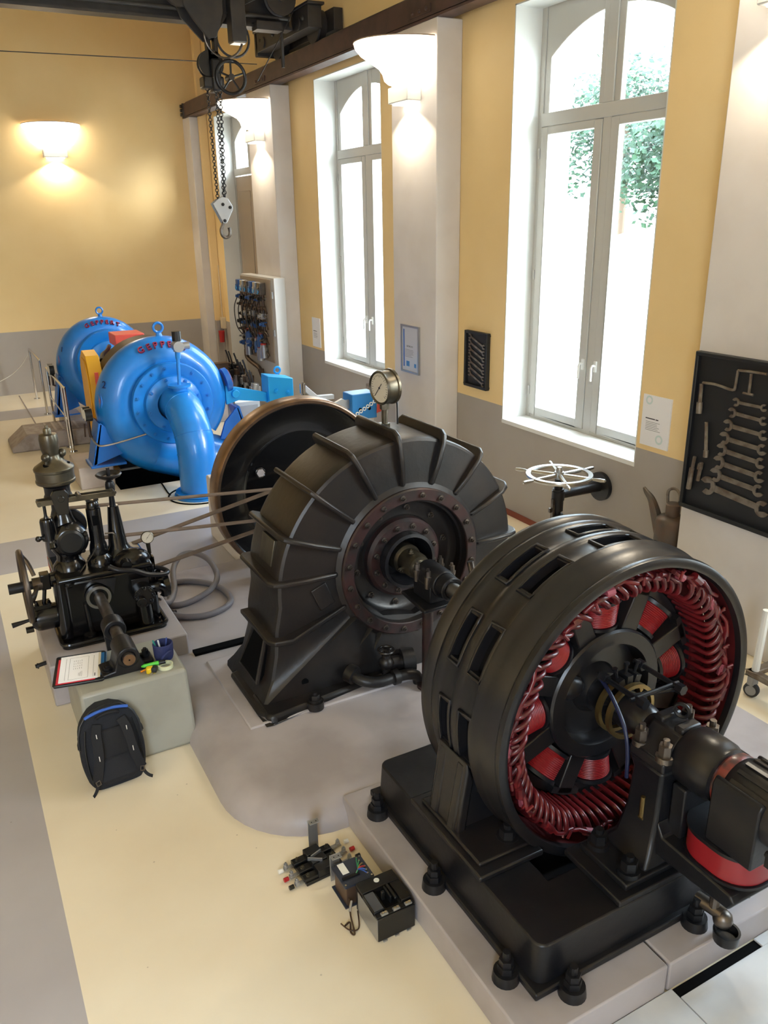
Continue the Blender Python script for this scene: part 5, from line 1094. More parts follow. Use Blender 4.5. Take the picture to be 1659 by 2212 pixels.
obj('can_neck', MB().lathe([(.055, .74), (.055, .83), (.06, .84), (.05, .85), (0, .855)], (4.84, 4.22, 0), Z, 24), mat('old_tin', S(92, 82, 72), .5), oc)
obj('spout', MB().tube(smooth([(4.83, 4.32, .58), (4.82, 4.38, .74), (4.81, 4.42, .83), (4.80, 4.47, .88), (4.80, 4.50, .91)], 4), [.05-.0024*i for i in range(17)], 10), mat('old_tin', S(92, 82, 72), .5), oc)
obj('can_handle', MB().tube(smooth([(4.84, 4.27, .80), (4.84, 4.285, .93), (4.84, 4.22, .97), (4.84, 4.17, .94), (4.84, 4.16, .88)], 4), .012, 8), M_TOOL, oc)
# sheets on the walls
def sheet(name, label, x, y0, y1, z0, z1, heading, rings=False, frame=False, cat='sign'):
    """y0 is the left edge seen from the room (far end)"""
    t_ = thing(name, label, cat, (x, (y0+y1)/2, z0))
    fn_ = lambda u, v, w: Vector((x-w, (y0+y1)/2-u, (z0+z1)/2+v))
    w, h = abs(y0-y1), z1-z0
    obj('board', MB().prism([(-w/2, -h/2), (w/2, -h/2), (w/2, h/2), (-w/2, h/2)], fn_, .0, .012), M_PAPER if not frame else mat('certificate_paper', S(206, 208, 216), .35, coat=.6), t_)
    tx = MB(); rnd = random.Random(len(label))
    n = 6
    for k in range(n):
        v = -.02*h-.032*h*k; L = w*(.30+.12*rnd.random()); tx.prism([(-w*.34, v-.004*h), (-w*.34+L*1.3, v-.004*h), (-w*.34+L*1.3, v+.004*h), (-w*.34, v+.004*h)], fn_, .0122, .0126)
    obj('printed_text', tx, M_INK, t_)
    if heading == 'bar': obj('heading', MB().prism([(-w*.36, h*.035), (-w*.02, h*.035), (-w*.02, h*.055), (-w*.36, h*.055)], fn_, .0122, .0126).prism([(.0, h*.035), (w*.10, h*.035), (w*.10, h*.055), (.0, h*.055)], fn_, .0122, .0126), M_INKB, t_)
    elif heading: obj('heading', text_mb(heading, h*.05, lambda u, v, w_: fn_(u-w*.04, v+h*.045, w_+.0126), .0006), M_INKB, t_)
    if rings:
        for (u, v, r) in ((-.28*w, .40*h, .07*h), (.18*w, -.33*h, .075*h)):
            o = obj('printed_ring', MB().cyl(fn_(u, v, .0122), fn_(u, v, .0125), r*1.25, n=32), mat('ring_tint', S(206, 222, 222), .6), t_)
            obj('ring_centre', MB().cyl(fn_(u, v, .0125), fn_(u, v, .0128), r*.75, n=32), M_PAPER, o)
    if frame:
        fm = MB(); b = .022
        for a0, b0, a1, b1 in ((-w/2-b, -h/2-b, w/2+b, -h/2), (-w/2-b, h/2, w/2+b, h/2+b), (-w/2-b, -h/2, -w/2, h/2), (w/2, -h/2, w/2+b, h/2)): fm.prism([(a0, b0), (a1, b0), (a1, b1), (a0, b1)], fn_, 0, .025)
        obj('silver_frame', fm, M_ZINC, t_)
        obj('blue_stripe', MB().prism([(-w*.44, -h*.42), (-w*.36, -h*.42), (-w*.36, h*.44), (-w*.44, h*.44)], fn_, .0122, .0126), mat('stripe_blue', S(70, 110, 190), .5), t_)
        obj('blue_seal', MB().box(x-.0128, (y0+y1)/2+w*.05, z0+h*.10, x-.0124, (y0+y1)/2+w*.25, z0+h*.22).box(x-.0128, (y0+y1)/2-w*.36, z0+h*.10, x-.0124, (y0+y1)/2-w*.24, z0+h*.19), mat('seal_blue', S(60, 130, 200), .5), t_)
    return t_
sheet('info_sheet', 'white information sheet with two pale circles right of the big window', 5.0, 4.775, 4.475, 1.19, 1.61, 'bar', rings=True)
sheet('info_sheet', 'narrow white information sheet left of the far narrow window', 5.0, 11.54, 11.25, 1.18, 1.61, 'bar')
sheet('certificate', 'framed certificate with a blue stripe hanging on the middle pilaster', 4.706, 8.255, 7.895, 1.335, 1.83, 'CERTIFICATE', frame=True, cat='certificate')
# tool boards
def board(name, label, x, y0, y1, z0, z1):
    t_ = thing(name, label, 'tool board', (x, (y0+y1)/2, z0))
    obj('back_panel', MB().box(x-.02, y1, z0, x, y0, z1), M_BOARD, t_)
    fm = MB(); b = .028
    fm.box(x-.05, y1-b, z0-b, x, y0+b, z0).box(x-.05, y1-b, z1, x, y0+b, z1+b).box(x-.05, y0, z0, x, y0+b, z1).box(x-.05, y1-b, z0, x, y1, z1)
    obj('board_frame', fm, M_BOARD, t_, bevel=.006)
    return t_
board('tool_board', 'large black tool board with spanners on the right pilaster', 4.706, 3.985, 3.12, .955, 2.055)
board('small_tool_board', 'small black board with a column of spanners left of the big window', 5.0, 7.335, 6.975, 1.29, 1.83)
def spanner(p0, p1, x, r0, r1, label, group, parent_cat='spanner', th=.008):
    """open ended spanner from p0=(y,z) to p1, lying on plane x"""
    a, b = Vector(p0), Vector(p1); d = (b-a).normalized(); q = Vector((-d.y, d.x)); L = (b-a).length
    t_ = thing('spanner', label, parent_cat, (x, (a.x+b.x)/2, (a.y+b.y)/2-.01), group)
    fn_ = lambda u, v, w: Vector((x-w, (a+d*u+q*v).x, (a+d*u+q*v).y))
    obj('shaft', MB().prism([(r0*.6, -r0*.38), (L-r1*.6, -r1*.38), (L-r1*.6, r1*.38), (r0*.6, r0*.38)], fn_, .0, th), M_TOOL, t_, bevel=.002)
    for c, r, s, tilt in ((0, r0, -1, .35), (L, r1, 1, -.35)):
        pl = []
        for k in range(15):
            an = PI/2*1.05-(k/14)*PI*1.05+ (PI if s > 0 else 0)
            ang = tilt+(0 if s < 0 else 0)
            base = math.radians(40)+(k/14)*math.radians(280)
            pl.append((c+s*r*math.cos(base+tilt), r*math.sin(base+tilt)))
        inner = [(c+s*r*.42*math.cos(math.radians(-48)+tilt)*1.0, r*.42*math.sin(math.radians(-48)+tilt)), (c-s*r*.35*math.cos(tilt)-s*0, -r*.42+.0), (c-s*r*.45, 0), (c-s*r*.35*math.cos(tilt), r*.42), (c+s*r*.42*math.cos(math.radians(48)+tilt), r*.42*math.sin(math.radians(48)+tilt))]
        obj('jaw', MB().prism(pl+inner, fn_, .0, th*1.3), M_TOOL, t_)
    return t_
WR = [((3.645, 1.782), (3.425, 1.782), .030), ((3.665, 1.705), (3.415, 1.695), .036), ((3.685, 1.612), (3.40, 1.602), .042), ((3.70, 1.517), (3.395, 1.505), .046), ((3.712, 1.430), (3.392, 1.412), .046), ((3.722, 1.335), (3.385, 1.318), .050), ((3.735, 1.240), (3.378, 1.222), .052), ((3.79, 1.145), (3.33, 1.105), .068)]
ORD = ['topmost and smallest', 'second from top', 'third from top', 'fourth from top', 'fifth from top', 'sixth from top', 'seventh from top', 'lowest and largest']
for (a, b, r), nm in zip(WR, ORD):
    spanner(a, b, 4.682, r, r*.85, nm+' of the worn spanners on the large tool board', 'spanners on the large board')
for k in range(7):
    z = 1.755-.066*k
    spanner((7.285, z+.045), (7.03, z-.045), 4.976, .030, .026, ['top', 'second', 'third', 'fourth', 'fifth', 'sixth', 'bottom'][k]+' spanner in the column on the small tool board', 'spanners on the small board', th=.006)
def socket_key(name, label, pts, r, grip=None):
    t_ = thing(name, label, 'wrench', (4.67, pts[0][0], pts[0][1]))
    obj('rod', MB().tube(smooth([(4.668, a, b) for a, b in pts], 3), r, 8), M_TOOL, t_)
    if grip:
        (a, b), (c, e), rr = grip; obj('socket', MB().cyl((4.664, a, b), (4.664, c, e), rr, n=14), M_TOOL, t_)
    return t_
socket_key('brace_wrench', 'bent brace wrench at the top of the large tool board', [(3.93, 1.87), (3.82, 1.875), (3.68, 1.86), (3.66, 1.89), (3.655, 1.98), (3.63, 2.0), (3.43, 2.005)], .010)
socket_key('box_spanner', 'upright box spanner at the left edge of the large tool board', [(3.94, 1.86), (3.935, 1.70)], .014, ((3.935, 1.73), (3.93, 1.65), .022))
socket_key('tee_key', 'small tee handled key hanging under the brace wrench', [(3.55, 1.99), (3.548, 1.86)], .010, ((3.59, 1.855), (3.51, 1.855), .008))
socket_key('long_socket_key', 'dark long socket key in the middle of the large tool board', [(3.86, 1.60), (3.83, 1.36)], .013, ((3.83, 1.40), (3.828, 1.35), .018))
socket_key('chisel', 'steel punch with wide handle low on the left of the large tool board', [(3.925, 1.33), (3.935, 1.24)], .013, ((3.935, 1.24), (3.945, 1.08), .019))
socket_key('screw_key', 'dark ridged key beside the steel punch on the large tool board', [(3.86, 1.30), (3.875, 1.16)], .014, ((3.862, 1.29), (3.866, 1.25), .02))
# trolley at the right edge
ct = thing('trolley', 'white framed trolley with rubber castors at the right edge by the wall', 'trolley', (4.5, 2.9, 0))
obj('trolley_leg', MB().tube([(4.28, 2.92, .17), (4.30, 2.92, .62)], .024, 10), M_WHITE, ct)
obj('trolley_frame', MB().box(4.24, 2.3, .15, 4.80, 2.36, .19).box(4.24, 2.90, .15, 4.80, 2.96, .19).box(4.24, 2.3, .15, 4.30, 2.96, .19), M_TOOL, ct, bevel=.008)
for y in (2.35, 2.92):
    c_ = obj('castor', MB().lathe([(0, -.02), (.045, -.02), (.05, -.012), (.05, .012), (.045, .02), (0, .02)], (4.27, y, .05), (1, .35, 0), 24), mat('rubber', S(48, 48, 50), .7), ct)
    obj('castor_hub', MB().lathe([(0, -.024), (.034, -.022), (.034, .022), (0, .024)], (4.27, y, .05), (1, .35, 0), 24).box(4.24, y-.02, .09, 4.30, y+.02, .15), mat('castor_grey', S(140, 140, 140), .5), c_)

# ================================================================== BLUE TURBINES
def blue_turbine(cx, cy, cz, s, label, digit):
    t_ = thing('blue_turbine', label, 'turbine', (cx, cy, .25), 'blue spiral turbines')
    P = lambda r, a, y: Vector((cx+r*s*math.cos(math.radians(a)), cy+y*s, cz+r*s*math.sin(math.radians(a))))
    m = MB(); NA, NT = 84, 20; v = []
    for i in range(NA+1):
        a = -40+290*i/NA; k = max(0, (a-50)/200); rt = .215+.10*k; Rm = .515+.085*k
        for j in range(NT):
            b = 2*PI*j/NT; v.append(P(Rm+rt*math.cos(b), a, rt*math.sin(b)))
    m.add(v, [(i*NT+j, i*NT+(j+1) % NT, (i+1)*NT+(j+1) % NT, (i+1)*NT+j) for i in range(NA) for j in range(NT)]+[list(range(NT))[::-1], [NA*NT+j for j in range(NT)]])
    sc = obj('scroll_case', m, M_BLUE, t_, angle=60)
    # inlet nozzle diving into the pit on the right
    e0 = P(.60, 250, 0); dd = Vector((.93, 0, -.36)).normalized()
    obj('inlet_pipe', MB().tube([e0-dd*.02*s, e0+dd*.3*s, e0+dd*.6*s, e0+dd*.95*s], .315*s, 28).cyl(e0+dd*.50*s, e0+dd*.55*s, .38*s, n=32).cyl(e0+dd*.56*s, e0+dd*.61*s, .38*s, n=32), M_BLUE, t_, angle=50)
    fl_ = obj('cover_flange', MB().lathe([(.20, -.37), (.28, -.365), (.30, -.355), (.33, -.35), (.335, -.325), (.345, -.315), (.36, -.325), (.475, -.325), (.485, -.31), (.485, -.26), (.49, -.20), (.48, -.16), (.2, -.16)], (cx, cy, cz), Y, 64), M_BLUE, t_)
    for o in (fl_,):
        for vv in o.data.vertices: pass
    bt_ = MB().bolt((0, 0, 0), (0, -1, 0), .017*s, .035*s); b_ = None
    for k in range(16):
        p = P(.425, k*22.5+8, -.325)
        if b_ is None: b_ = at0('cover_bolt', bt_, M_BLUE, fl_, p)
        else: inst('cover_bolt', b_, fl_, p)
    for k in range(8): inst('cover_bolt', b_, fl_, P(.30, k*45+14, -.355))
    obj('eye_bolt', MB().ring(P(.86, 91, 0), Y, .055*s, .016*s, 20, 8).cyl(P(.70, 91, 0), P(.80, 91, 0), .06*s, .03*s, 14).cyl(P(.72, 91, 0), P(.74, 91, 0), .075*s, n=16), M_BLUE, t_)
    for sd in (-1, 1):
        x0 = cx+sd*.98*s; x1 = cx+sd*.62*s; xo, xi = min(x0, x1), max(x0, x1)
        ft = MB().box(xo-.03, cy-.18*s, .275, xi+.02, cy+.22*s, .305)
        ft.prism([(x0, .30), (cx+sd*.84*s, cz-.16*s), (cx+sd*.66*s, cz-.34*s), (cx+sd*.58*s, .30+.12*s)], fXZ, cy-.16*s, cy-.12*s)
        ft.prism([(x0, .30), (cx+sd*.86*s, cz-.16*s), (cx+sd*.82*s, cz-.18*s), (x0-sd*.045, .30)], fXZ, cy-.16*s, cy+.2*s)
        obj('support_foot', ft, mat('foot_blue', S(30, 104, 190), .35), t_, bevel=.006)
        mh = obj('inspection_cover', MB().cyl(P(.74, 175 if sd < 0 else 12, -.02), P(.80, 175 if sd < 0 else 12, -.02), .15*s, n=24), mat('foot_blue', S(30, 104, 190), .35), t_)
        obj('cover_plate', MB().cyl(P(.80, 175 if sd < 0 else 12, -.02), P(.82, 175 if sd < 0 else 12, -.02), .12*s, n=24), mat('plate_worn', S(86, 120, 176), .4, col2=S(170, 90, 90), ns=18), mh)
    # lettering wrapped on the scroll
    L = letters('GEPPERT', .11*s, .03*s); adv = [w+.018*s for _, w in L]; tot = sum(adv); u = -tot/2; tm_ = MB(); R0 = .535*s
    for (mbl, w), ad in zip(L, adv):
        a = math.radians(92)-(u+ad/2)/R0; u += ad
        er = Vector((math.cos(a), 0, math.sin(a))); et = Vector((math.sin(a), 0, -math.cos(a)))
        # tube angle: towards the viewer and a little up
        tb = math.radians(-50); kk = max(0, (math.degrees(a)-50)/200); rt = (.215+.10*kk+.012)*s; RM = (.515+.085*kk)*s
        n_ = er*math.cos(tb)+Y*math.sin(tb); up_ = er*(-math.sin(tb))+Y*math.cos(tb)
        c_ = Vector((cx, cy, cz))+er*RM+n_*rt
        tm_.add([c_+et*q.x+up_*(q.y-.045*s)+n_*q.z for q in mbl.v], mbl.f)
    obj('raised_lettering', tm_, mat('letter_red', S(150, 40, 70), .5), t_)
    Ld = letters(digit, .12*s, .008*s)[0][0]; a = math.radians(160); er = Vector((math.cos(a), 0, math.sin(a))); et = Vector((math.sin(a), 0, -math.cos(a)))
    tb = math.radians(-35); n_ = er*math.cos(tb)+Y*math.sin(tb); up_ = er*(-math.sin(tb))+Y*math.cos(tb); c_ = Vector((cx, cy, cz))+er*.562*s+n_*.276*s
    right = (et*-.3+up_*-1).normalized(); upv = n_.cross(right)*-1 if False else Vector((0, 0, 1)); upv = (upv-n_*upv.dot(n_)).normalized(); right = upv.cross(n_)
    obj('painted_number', MB().add([c_+right*q.x+upv*(q.y-.03)+n_*q.z for q in Ld.v], Ld.f), mat('number_navy', S(20, 40, 90), .5), t_)
    gg = MB()
    for k in (0, .13): gg.cyl((cx-.99*s, cy-.10+k, cz-.06*s), (cx-.91*s, cy-.10+k, cz-.06*s), .075, n=20)
    go = obj('twin_gauges', gg, M_PLAS, t_)
    for k in (0, .13): obj('gauge_face', MB().cyl((cx-.994*s, cy-.10+k, cz-.06*s), (cx-.99*s, cy-.10+k, cz-.06*s), .066, n=20), M_WHITE, go)
    obj('gauge_valve', MB().tube([(cx-.93*s, cy+.1, cz-.14*s), (cx-.93*s, cy+.1, cz-.36*s), (cx-.84*s, cy+.05, cz-.40*s)], .018, 8).tube([(cx-.98*s, cy+.1, cz-.2*s), (cx-.99*s, cy+.1, cz-.36*s)], .01, 6), M_BROWN, go)
    return t_
BCX, BCY, BCZ = 2.30, 9.88, .965
b2 = blue_turbine(BCX, BCY, BCZ, 1.0, 'nearer blue spiral turbine numbered 2 with a fat bent outlet pipe', '2')
obj('outlet_elbow', MB().tube([Vector((2.33, 9.62, .98))]+smooth([(2.34, 9.50, .98), (2.345, 9.36, .96), (2.35, 9.22, .90), (2.355, 9.08, .78), (2.355, 8.98, .62), (2.35, 8.94, .44), (2.345, 8.93, .2), (2.345, 8.93, .02)], 4), .215, 32), M_BLUE, b2, angle=60)
for (p, d) in (((2.347, 9.30, .94), (0, -.95, -.3)), ((2.352, 9.15, .84), (0, -.75, -.6)), ((2.355, 9.02, .70), (0, -.4, -.9)), ((2.352, 8.955, .5), (0, -.1, -1))):
    obj('weld_seam', MB().ring(p, d, .2155, .004, 36, 6), M_BLUE, b2)
obj('floor_flange', MB().cyl((2.345, 8.93, .0), (2.345, 8.93, .03), .29, n=36).cyl((2.345, 8.93, .035), (2.345, 8.93, .065), .275, n=36), M_BLUE, b2)
obj('elbow_boss', MB().cyl((2.34, 9.36, 1.13), (2.34, 9.36, 1.21), .085, n=20).cyl((2.34, 9.36, 1.20), (2.34, 9.36, 1.225), .13, n=24), M_BLUE, b2)
se = obj('pipe_sensor', MB().cyl((2.34, 9.36, 1.22), (2.36, 9.37, 1.62), .02, n=10).cyl((2.36, 9.37, 1.52), (2.36, 9.37, 1.60), .032, n=12), M_BLUE, b2)
obj('sensor_head', MB().cyl((2.365, 9.30, 1.66), (2.365, 9.44, 1.66), .062, n=20).cyl((2.36, 9.37, 1.60), (2.365, 9.37, 1.72), .045, n=14).cyl((2.36, 9.37, 1.66), (2.50, 9.37, 1.66), .035, .045, 12), M_ZINC, se)
obj('sensor_cap', MB().cyl((2.365, 9.37, 1.72), (2.365, 9.37, 1.83), .052, n=18), M_PLAS, se)
obj('pressure_tube', MB().tube(smooth([(1.37, 9.90, .60), (1.38, 9.75, .58), (1.42, 9.62, .56), (1.60, 9.58, .58), (2.0, 9.58, .65), (2.06, 9.58, .67), (2.10, 9.60, .72)], 5), .011, 8), M_STEEL, b2)
fr2 = MB().ring((2.345, 8.93, .004), Z, .36, .010, 48, 6).tube([(2.06, 9.64, .004), (2.03, 9.20, .004), (2.03, 9.08, .004)], .010, 6)
obj('floor_joint', fr2, M_DARK, kind='structure')
b1 = blue_turbine(2.17, 12.95, 1.03, .86, 'farther blue spiral turbine numbered 1 near the end wall', '1')
pb2 = MB().prism([(1.16, 0), (1.56, 0), (1.56, .27), (1.16, .27)], lambda a, b, w: Vector((a, w, b)), 9.82, 10.55).prism([(2.98, 0), (3.2, 0), (3.2, .27), (2.98, .27)], lambda a, b, w: Vector((a, w, b)), 9.68, 10.1)
obj('turbine_footing', pb2, M_PINK, kind='structure', bevel=.012)
obj('turbine_footing', MB().box(1.42, 12.6, 0, 1.85, 13.5, .285).box(2.6, 12.6, 0, 3.05, 13.5, .285), M_CONC, kind='structure', bevel=.012)
# generator set between them
gs = thing('blue_generator', 'dark drum generator with yellow guard and red box between the blue turbines', 'generator', (2.25, 11.4, 0))
obj('drum', MB().lathe([(0, 10.30), (.60, 10.30), (.685, 10.34), (.685, 10.66), (.60, 10.70), (.30, 10.72), (.30, 12.4), (0, 12.4)], (2.27, 0, .97), Y, 48), mat('drum_brown', S(52, 40, 36), .5), gs)
obj('drum_base', MB().box(1.75, 10.5, 0, 2.8, 12.2, .4), M_IRON, gs)
obj('yellow_guard', MB().prism([(10.30, .30), (10.30, 1.25), (10.44, 1.48), (10.70, 1.52), (10.9, 1.40), (10.9, .30)], fYZ, 1.50, 1.66).prism([(10.36, .4), (10.36, 1.22), (10.46, 1.42), (10.68, 1.44), (10.82, 1.34), (10.82, .4)], fYZ, 1.485, 1.50), M_YELL, gs, bevel=.008)
obj('red_edge', MB().box(1.56, 10.26, .5, 1.60, 10.30, 1.3), M_SAL, gs)
obj('red_box', MB().box(2.0, 11.1, 1.47, 2.38, 11.55, 1.62).box(2.05, 11.15, .4, 2.33, 11.5, 1.47), M_SAL, gs, bevel=.01)
obj('cable_bundle', MB().tube([(2.0, 11.6, 1.42), (1.9, 11.2, 1.42), (1.8, 11.0, 1.40), (1.75, 10.8, 1.36)], .03, 8), M_PLAS, gs)
obj('yellow_foot', MB().box(1.62, 10.62, 0, 1.78, 10.78, .12), M_YELL, gs)
# lever with counterweight on the right of turbine 2
le = thing('counterweight_lever', 'bright blue counterweight block on a lever arm beside the nearer blue turbine', 'lever', (3.5, 9.9, .3))
obj('lever_arm', MB().prism([(3.02, 1.06), (3.02, .82), (3.18, .86), (3.56, .80), (3.56, .92), (3.2, 1.02)], fXZ, 9.80, 9.84).cyl((3.14, 9.76, .95), (3.14, 9.90, .95), .05, n=18), M_CYAN, le, bevel=.005)
obj('weight_block', MB().prism([(3.56, 1.14), (3.90, 1.08), (3.90, .78), (3.56, .78)], fXZ, 9.72, 9.98), M_CYAN, le, bevel=.01)
for x, z in ((3.66, .94), (3.82, .90)): obj('weight_bolt', MB().bolt((x, 9.72, z), (0, -1, 0), .022, .05), M_CYAN, le)
obj('weight_eye', MB().ring((3.74, 9.85, 1.18), Y, .04, .014, 18, 8), M_CYAN, le)
obj('lever_rod', MB().cyl((3.14, 9.88, .3), (3.14, 9.88, 1.1), .014, n=8), M_CHROME, le)
kb = thing('grey_cabinet', 'small pale grey switch cabinet under the counterweight lever', 'cabinet', (3.4, 10.27, 0))
obj('cabinet_body', MB().box(3.22, 10.12, 0, 3.57, 10.42, .76), M_WHITE, kb, bevel=.006)
obj('cabinet_door', MB().box(3.25, 10.113, .08, 3.54, 10.12, .71), M_CAB, kb, bevel=.003)
# second counterweight behind the gauge
l2 = thing('counterweight_lever', 'blue counterweight box with grey lever arms near the window sill behind the gauge', 'lever', (4.2, 8.3, .3))
obj('weight_block', MB().box(4.02, 8.25, .80, 4.34, 8.5, 1.10), mat('weight_blue', S(44, 128, 200), .4), l2, bevel=.01)
for x in (4.12, 4.24): obj('block_hole', MB().cyl((x, 8.252, .92), (x, 8.245, .92), .02, n=14), M_DARK, l2)
obj('lever_arm', MB().box(3.86, 8.32, .93, 4.03, 8.36, 1.03).prism([(3.42, 1.24), (3.46, 1.28), (3.62, 1.13), (3.82, 1.12), (3.82, 1.07), (3.60, 1.07)], fXZ, 8.30, 8.36).prism([(3.72, 1.0), (3.92, .97), (3.96, 1.04), (3.90, 1.07)], fXZ, 8.26, 8.30), M_ZINC, l2, bevel=.004)
obj('lever_rod', MB().cyl((3.44, 8.3, .4), (3.44, 8.3, 1.30), .018, n=10).cyl((3.44, 8.3, 1.18), (3.44, 8.3, 1.29), .034, n=12).cyl((3.7, 8.25, 1.06), (3.7, 8.4, 1.06), .03, n=12), M_CHROME, l2)
obj('lever_stand', MB().box(3.9, 8.26, 0, 4.3, 8.48, .80), M_CAB, l2)
# steps and handrails
st_ = obj('step_ramp', MB().prism([(.60, 0), (1.66, 0), (1.66, .24), (.82, .24), (.60, .06)], fXZ, 12.05, 12.75), M_STONE, bevel=.02, loc=(1.1, 12.4, 0)); tag(st_, 'low grey concrete step ramp with tapered end in front of the handrail', 'ramp')
for k in range(5): obj('tread_strip', MB().box(1.10+.1*k, 12.1, .235, 1.13+.1*k, 12.7, .246), M_PINK, st_)
def rail(label, ys, mid, x=1.355, h=.9):
    t_ = thing('handrail', label, 'handrail', (x, ys[0], 0), 'chrome handrails')
    obj('top_rail', MB().tube([(x, y, h-(0 if 0 < i < len(ys)-1 else .0)) for i, y in enumerate(ys)], .022, 12).sph((x, ys[0], h), .022, 10), M_CHROME, t_)
    for y in ys:
        p_ = obj('rail_post', MB().cyl((x, y, 0), (x, y, h), .020, n=12), M_CHROME, t_); obj('post_foot', MB().cyl((x, y, 0), (x, y, .012), .055, n=16), M_CHROME, p_)
    if mid: obj('middle_rail', MB().tube([(x, y, h*.5) for y in ys], .014, 10), M_CHROME, t_)
    return t_
rail('nearer chrome handrail with a middle bar beside the blue turbines', (11.70, 11.98, 13.55), True)
rail('farther short chrome handrail near the end wall', (14.45, 15.9), False)
obj('rail_chain', MB().tube(smooth([(1.355, 15.9, .86), (1.2, 16.1, .6), (1.0, 16.3, .4), (.7, 16.4, .25)], 5), .007, 6), mat('chain_white', S(226, 226, 222), .5), loc=(1.2, 16.1, .5)); tag(bpy.context.scene.collection.objects['rail_chain'], 'thin chain hanging from the farther handrail', 'chain')
# hydraulic panel on the far pilaster
hp = thing('hydraulic_panel', 'grey steel panel crowded with hydraulic valves, pipes and small gauges', 'control panel', (4.6, 12.5, 0))
obj('panel_cabinet', MB().box(4.52, 11.82, 0, 4.70, 13.32, 2.18), M_CAB, hp, bevel=.006)
obj('mounting_board', MB().box(4.505, 11.95, .9, 4.52, 13.30, 2.15), mat('board_beige', S(160, 146, 130), .5), hp)  # beige brown reflection on the cabinet face put into this board's colour
obj('panel_clip', MB().box(4.495, 11.86, 1.88, 4.52, 11.93, 1.98), M_ZINC, hp); obj('panel_clip', MB().box(4.495, 11.86, 1.32, 4.52, 11.93, 1.42), M_ZINC, hp)
rnd = random.Random(11)
vm = [mat('valve_blue', S(46, 84, 140), .45), M_BROWN, M_DSTEEL, M_PLAS, M_BROWN, M_ZINC]; vred = mat('valve_red', S(170, 50, 44), .5)
for c in range(6):
    y = 13.2-.2*c
    obj('riser_pipe', MB().tube([(4.47, y, 2.0), (4.47, y, 1.6), (4.47, y+.02, 1.2), (4.47, y-.02, .95)], .022, 8), M_BROWN, hp)
    vb_ = obj('solenoid_valve', MB().box(4.40, y-.06, 1.92, 4.50, y+.05, 2.10).box(4.38, y-.045, 1.94, 4.40, y+.02, 2.03), (vm[0], vm[5], vm[2])[c % 3], hp, bevel=.008)
    obj('valve_clip', MB().ring((4.385, y-.01, 1.97), X, .03, .008, 16, 6), M_CYAN, vb_)
    for k in range(7):
        z = 1.84-.125*k+rnd.uniform(-.03, .03); w = rnd.uniform(.025, .05); yy = y+rnd.uniform(-.04, .04)
        obj('valve_block', MB().box(4.42, yy-w, z-w, 4.50, yy+w, z+w*.8).cyl((4.38, yy, z), (4.43, yy, z), w*.6, n=12), vm[(c*3+k) % 6], hp, bevel=.006)
        obj('small_pipe', MB().tube([(4.46, yy-w, z), (4.45, yy-.13, z+rnd.uniform(-.02, .02)), (4.45, yy-.2, z+rnd.uniform(-.08, .08))], .013, 7), M_BROWN if k % 2 else M_DSTEEL, hp)
    obj('control_cable', MB().tube(smooth([(4.42, y+.03, 1.85), (4.36, y+.08, 1.65), (4.38, y+.07, 1.35), (4.46, y+.02, 1.2)], 5), .008, 6), M_PLAS, hp)
for (y, z, mm) in ((12.85, 1.22, vm[0]), (12.30, 1.22, vm[0]), (12.9, 1.02, vm[5]), (12.35, 1.0, vm[5]), (12.45, 1.12, vm[0]), (12.2, 1.06, vm[5])):
    obj('filter_cap', MB().cyl((4.43, y, z+.10), (4.43, y, z+.125), .045, n=12), vred, hp); obj('filter_bowl', MB().cyl((4.43, y, z-.10), (4.43, y, z+.06), .06, n=16).cyl((4.43, y, z+.06), (4.43, y, z+.10), .05, n=12), mm, hp)
obj('manifold_pipe', MB().tube(smooth([(4.45, 13.1, .98), (4.44, 13.05, .86), (4.44, 12.8, .80), (4.44, 12.5, .76), (4.44, 12.35, .66)], 4), .035, 10).cyl((4.44, 12.42, .74), (4.44, 12.30, .52), .05, .015, 10), M_BROWN, hp)
pmu = thing('pump_unit', 'brown hydraulic pump and motor with levers standing in front of the grey panel', 'pump', (4.2, 12.4, 0))
obj('motor_body', MB().cyl((3.9, 14.0, .55), (3.9, 13.4, .55), .19, n=24).box(3.70, 12.9, .30, 4.06, 13.05, .82), M_BROWN, pmu)
obj('pump_tank', MB().box(3.65, 12.3, 0, 4.45, 14.1, .32), M_CONC, pmu, bevel=.01)
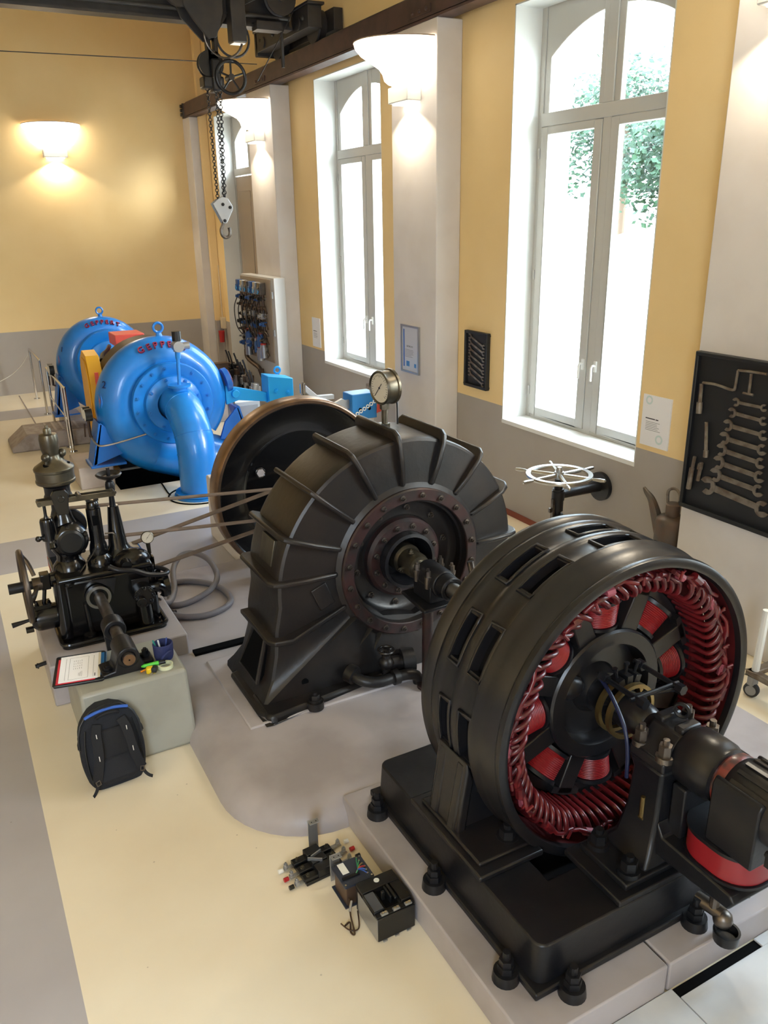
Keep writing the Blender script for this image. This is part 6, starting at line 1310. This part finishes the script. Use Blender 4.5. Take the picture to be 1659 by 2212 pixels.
for k in range(9):
    y = 13.2-.14*k; z = .45+rnd.uniform(0, .25)
    o = obj('pump_valve', MB().cyl((4.15+rnd.uniform(-.1, .15), y, .3), (4.2, y-.02, z+.1), rnd.uniform(.04, .08), n=12).box(4.12, y-.05, z-.05, 4.28, y+.05, z+.05), vm[(k*2+1) % 6], pmu, bevel=.006)
    obj('valve_lever', MB().tube([(4.2, y, z), (4.16, y+.03, z+.22), (4.14, y+.05, z+.3)], .014, 8), M_PLAS, o)
for k in range(4): obj('unit_gauge', MB().cyl((3.86+.08*k, 12.88, .60+.06*(k % 2)), (3.86+.08*k, 12.84, .60+.06*(k % 2)), .05, n=16), M_PLAS if k % 2 else M_ZINC, pmu)
sk = thing('wall_socket', 'beige wall socket with a red plug and cable beside the far pilaster', 'socket', (4.99, 15.85, 1.0))
obj('socket_box', MB().box(4.92, 15.80, 1.0, 5.0, 15.92, 1.22).cyl((4.95, 15.86, 1.22), (4.95, 15.86, 2.2), .014, n=8), mat('beige_plastic', S(208, 190, 160), .5), sk, bevel=.01)
obj('red_plug', MB().cyl((4.90, 15.84, .96), (4.90, 15.84, .74), .06, .045, 14), mat('plug_red', S(170, 36, 34), .5), sk)

jb = thing('junction_box', 'small recessed grey box in the wall below the narrow window behind the gauge', 'box', (4.98, 9.5, .62))
obj('box_body', MB().box(4.95, 9.25, .60, 5.0, 9.72, .90), mat('box_grey', S(120, 110, 104), .6), jb, bevel=.006)
obj('box_lid', MB().box(4.94, 9.29, .64, 4.952, 9.68, .86), M_STONE, jb)
tg = tag(obj('warning_tag', MB().prism([(4.32, .86), (4.40, .88), (4.40, 1.06), (4.34, 1.06)], fXZ, 8.22, 8.226), mat('tag_red', S(176, 62, 52), .6), loc=(4.36, 8.22, .86)), 'red tag hanging behind the pressure gauge pipe', 'tag')
wc = thing('white_chain', 'white plastic chain stretched beside the red tag behind the gauge', 'chain', (4.2, 8.22, .9))
for k in range(9): obj('chain_link', MB().ring((4.02+.045*k, 8.21, .86+.024*k), (.2*(k % 2), 1, 0), .018, .006, 12, 6), M_WHITE, wc)
obj('floor_line', MB().box(1.085, 12.9, .0005, 1.105, 16.4, .003), M_STONE, kind='structure')
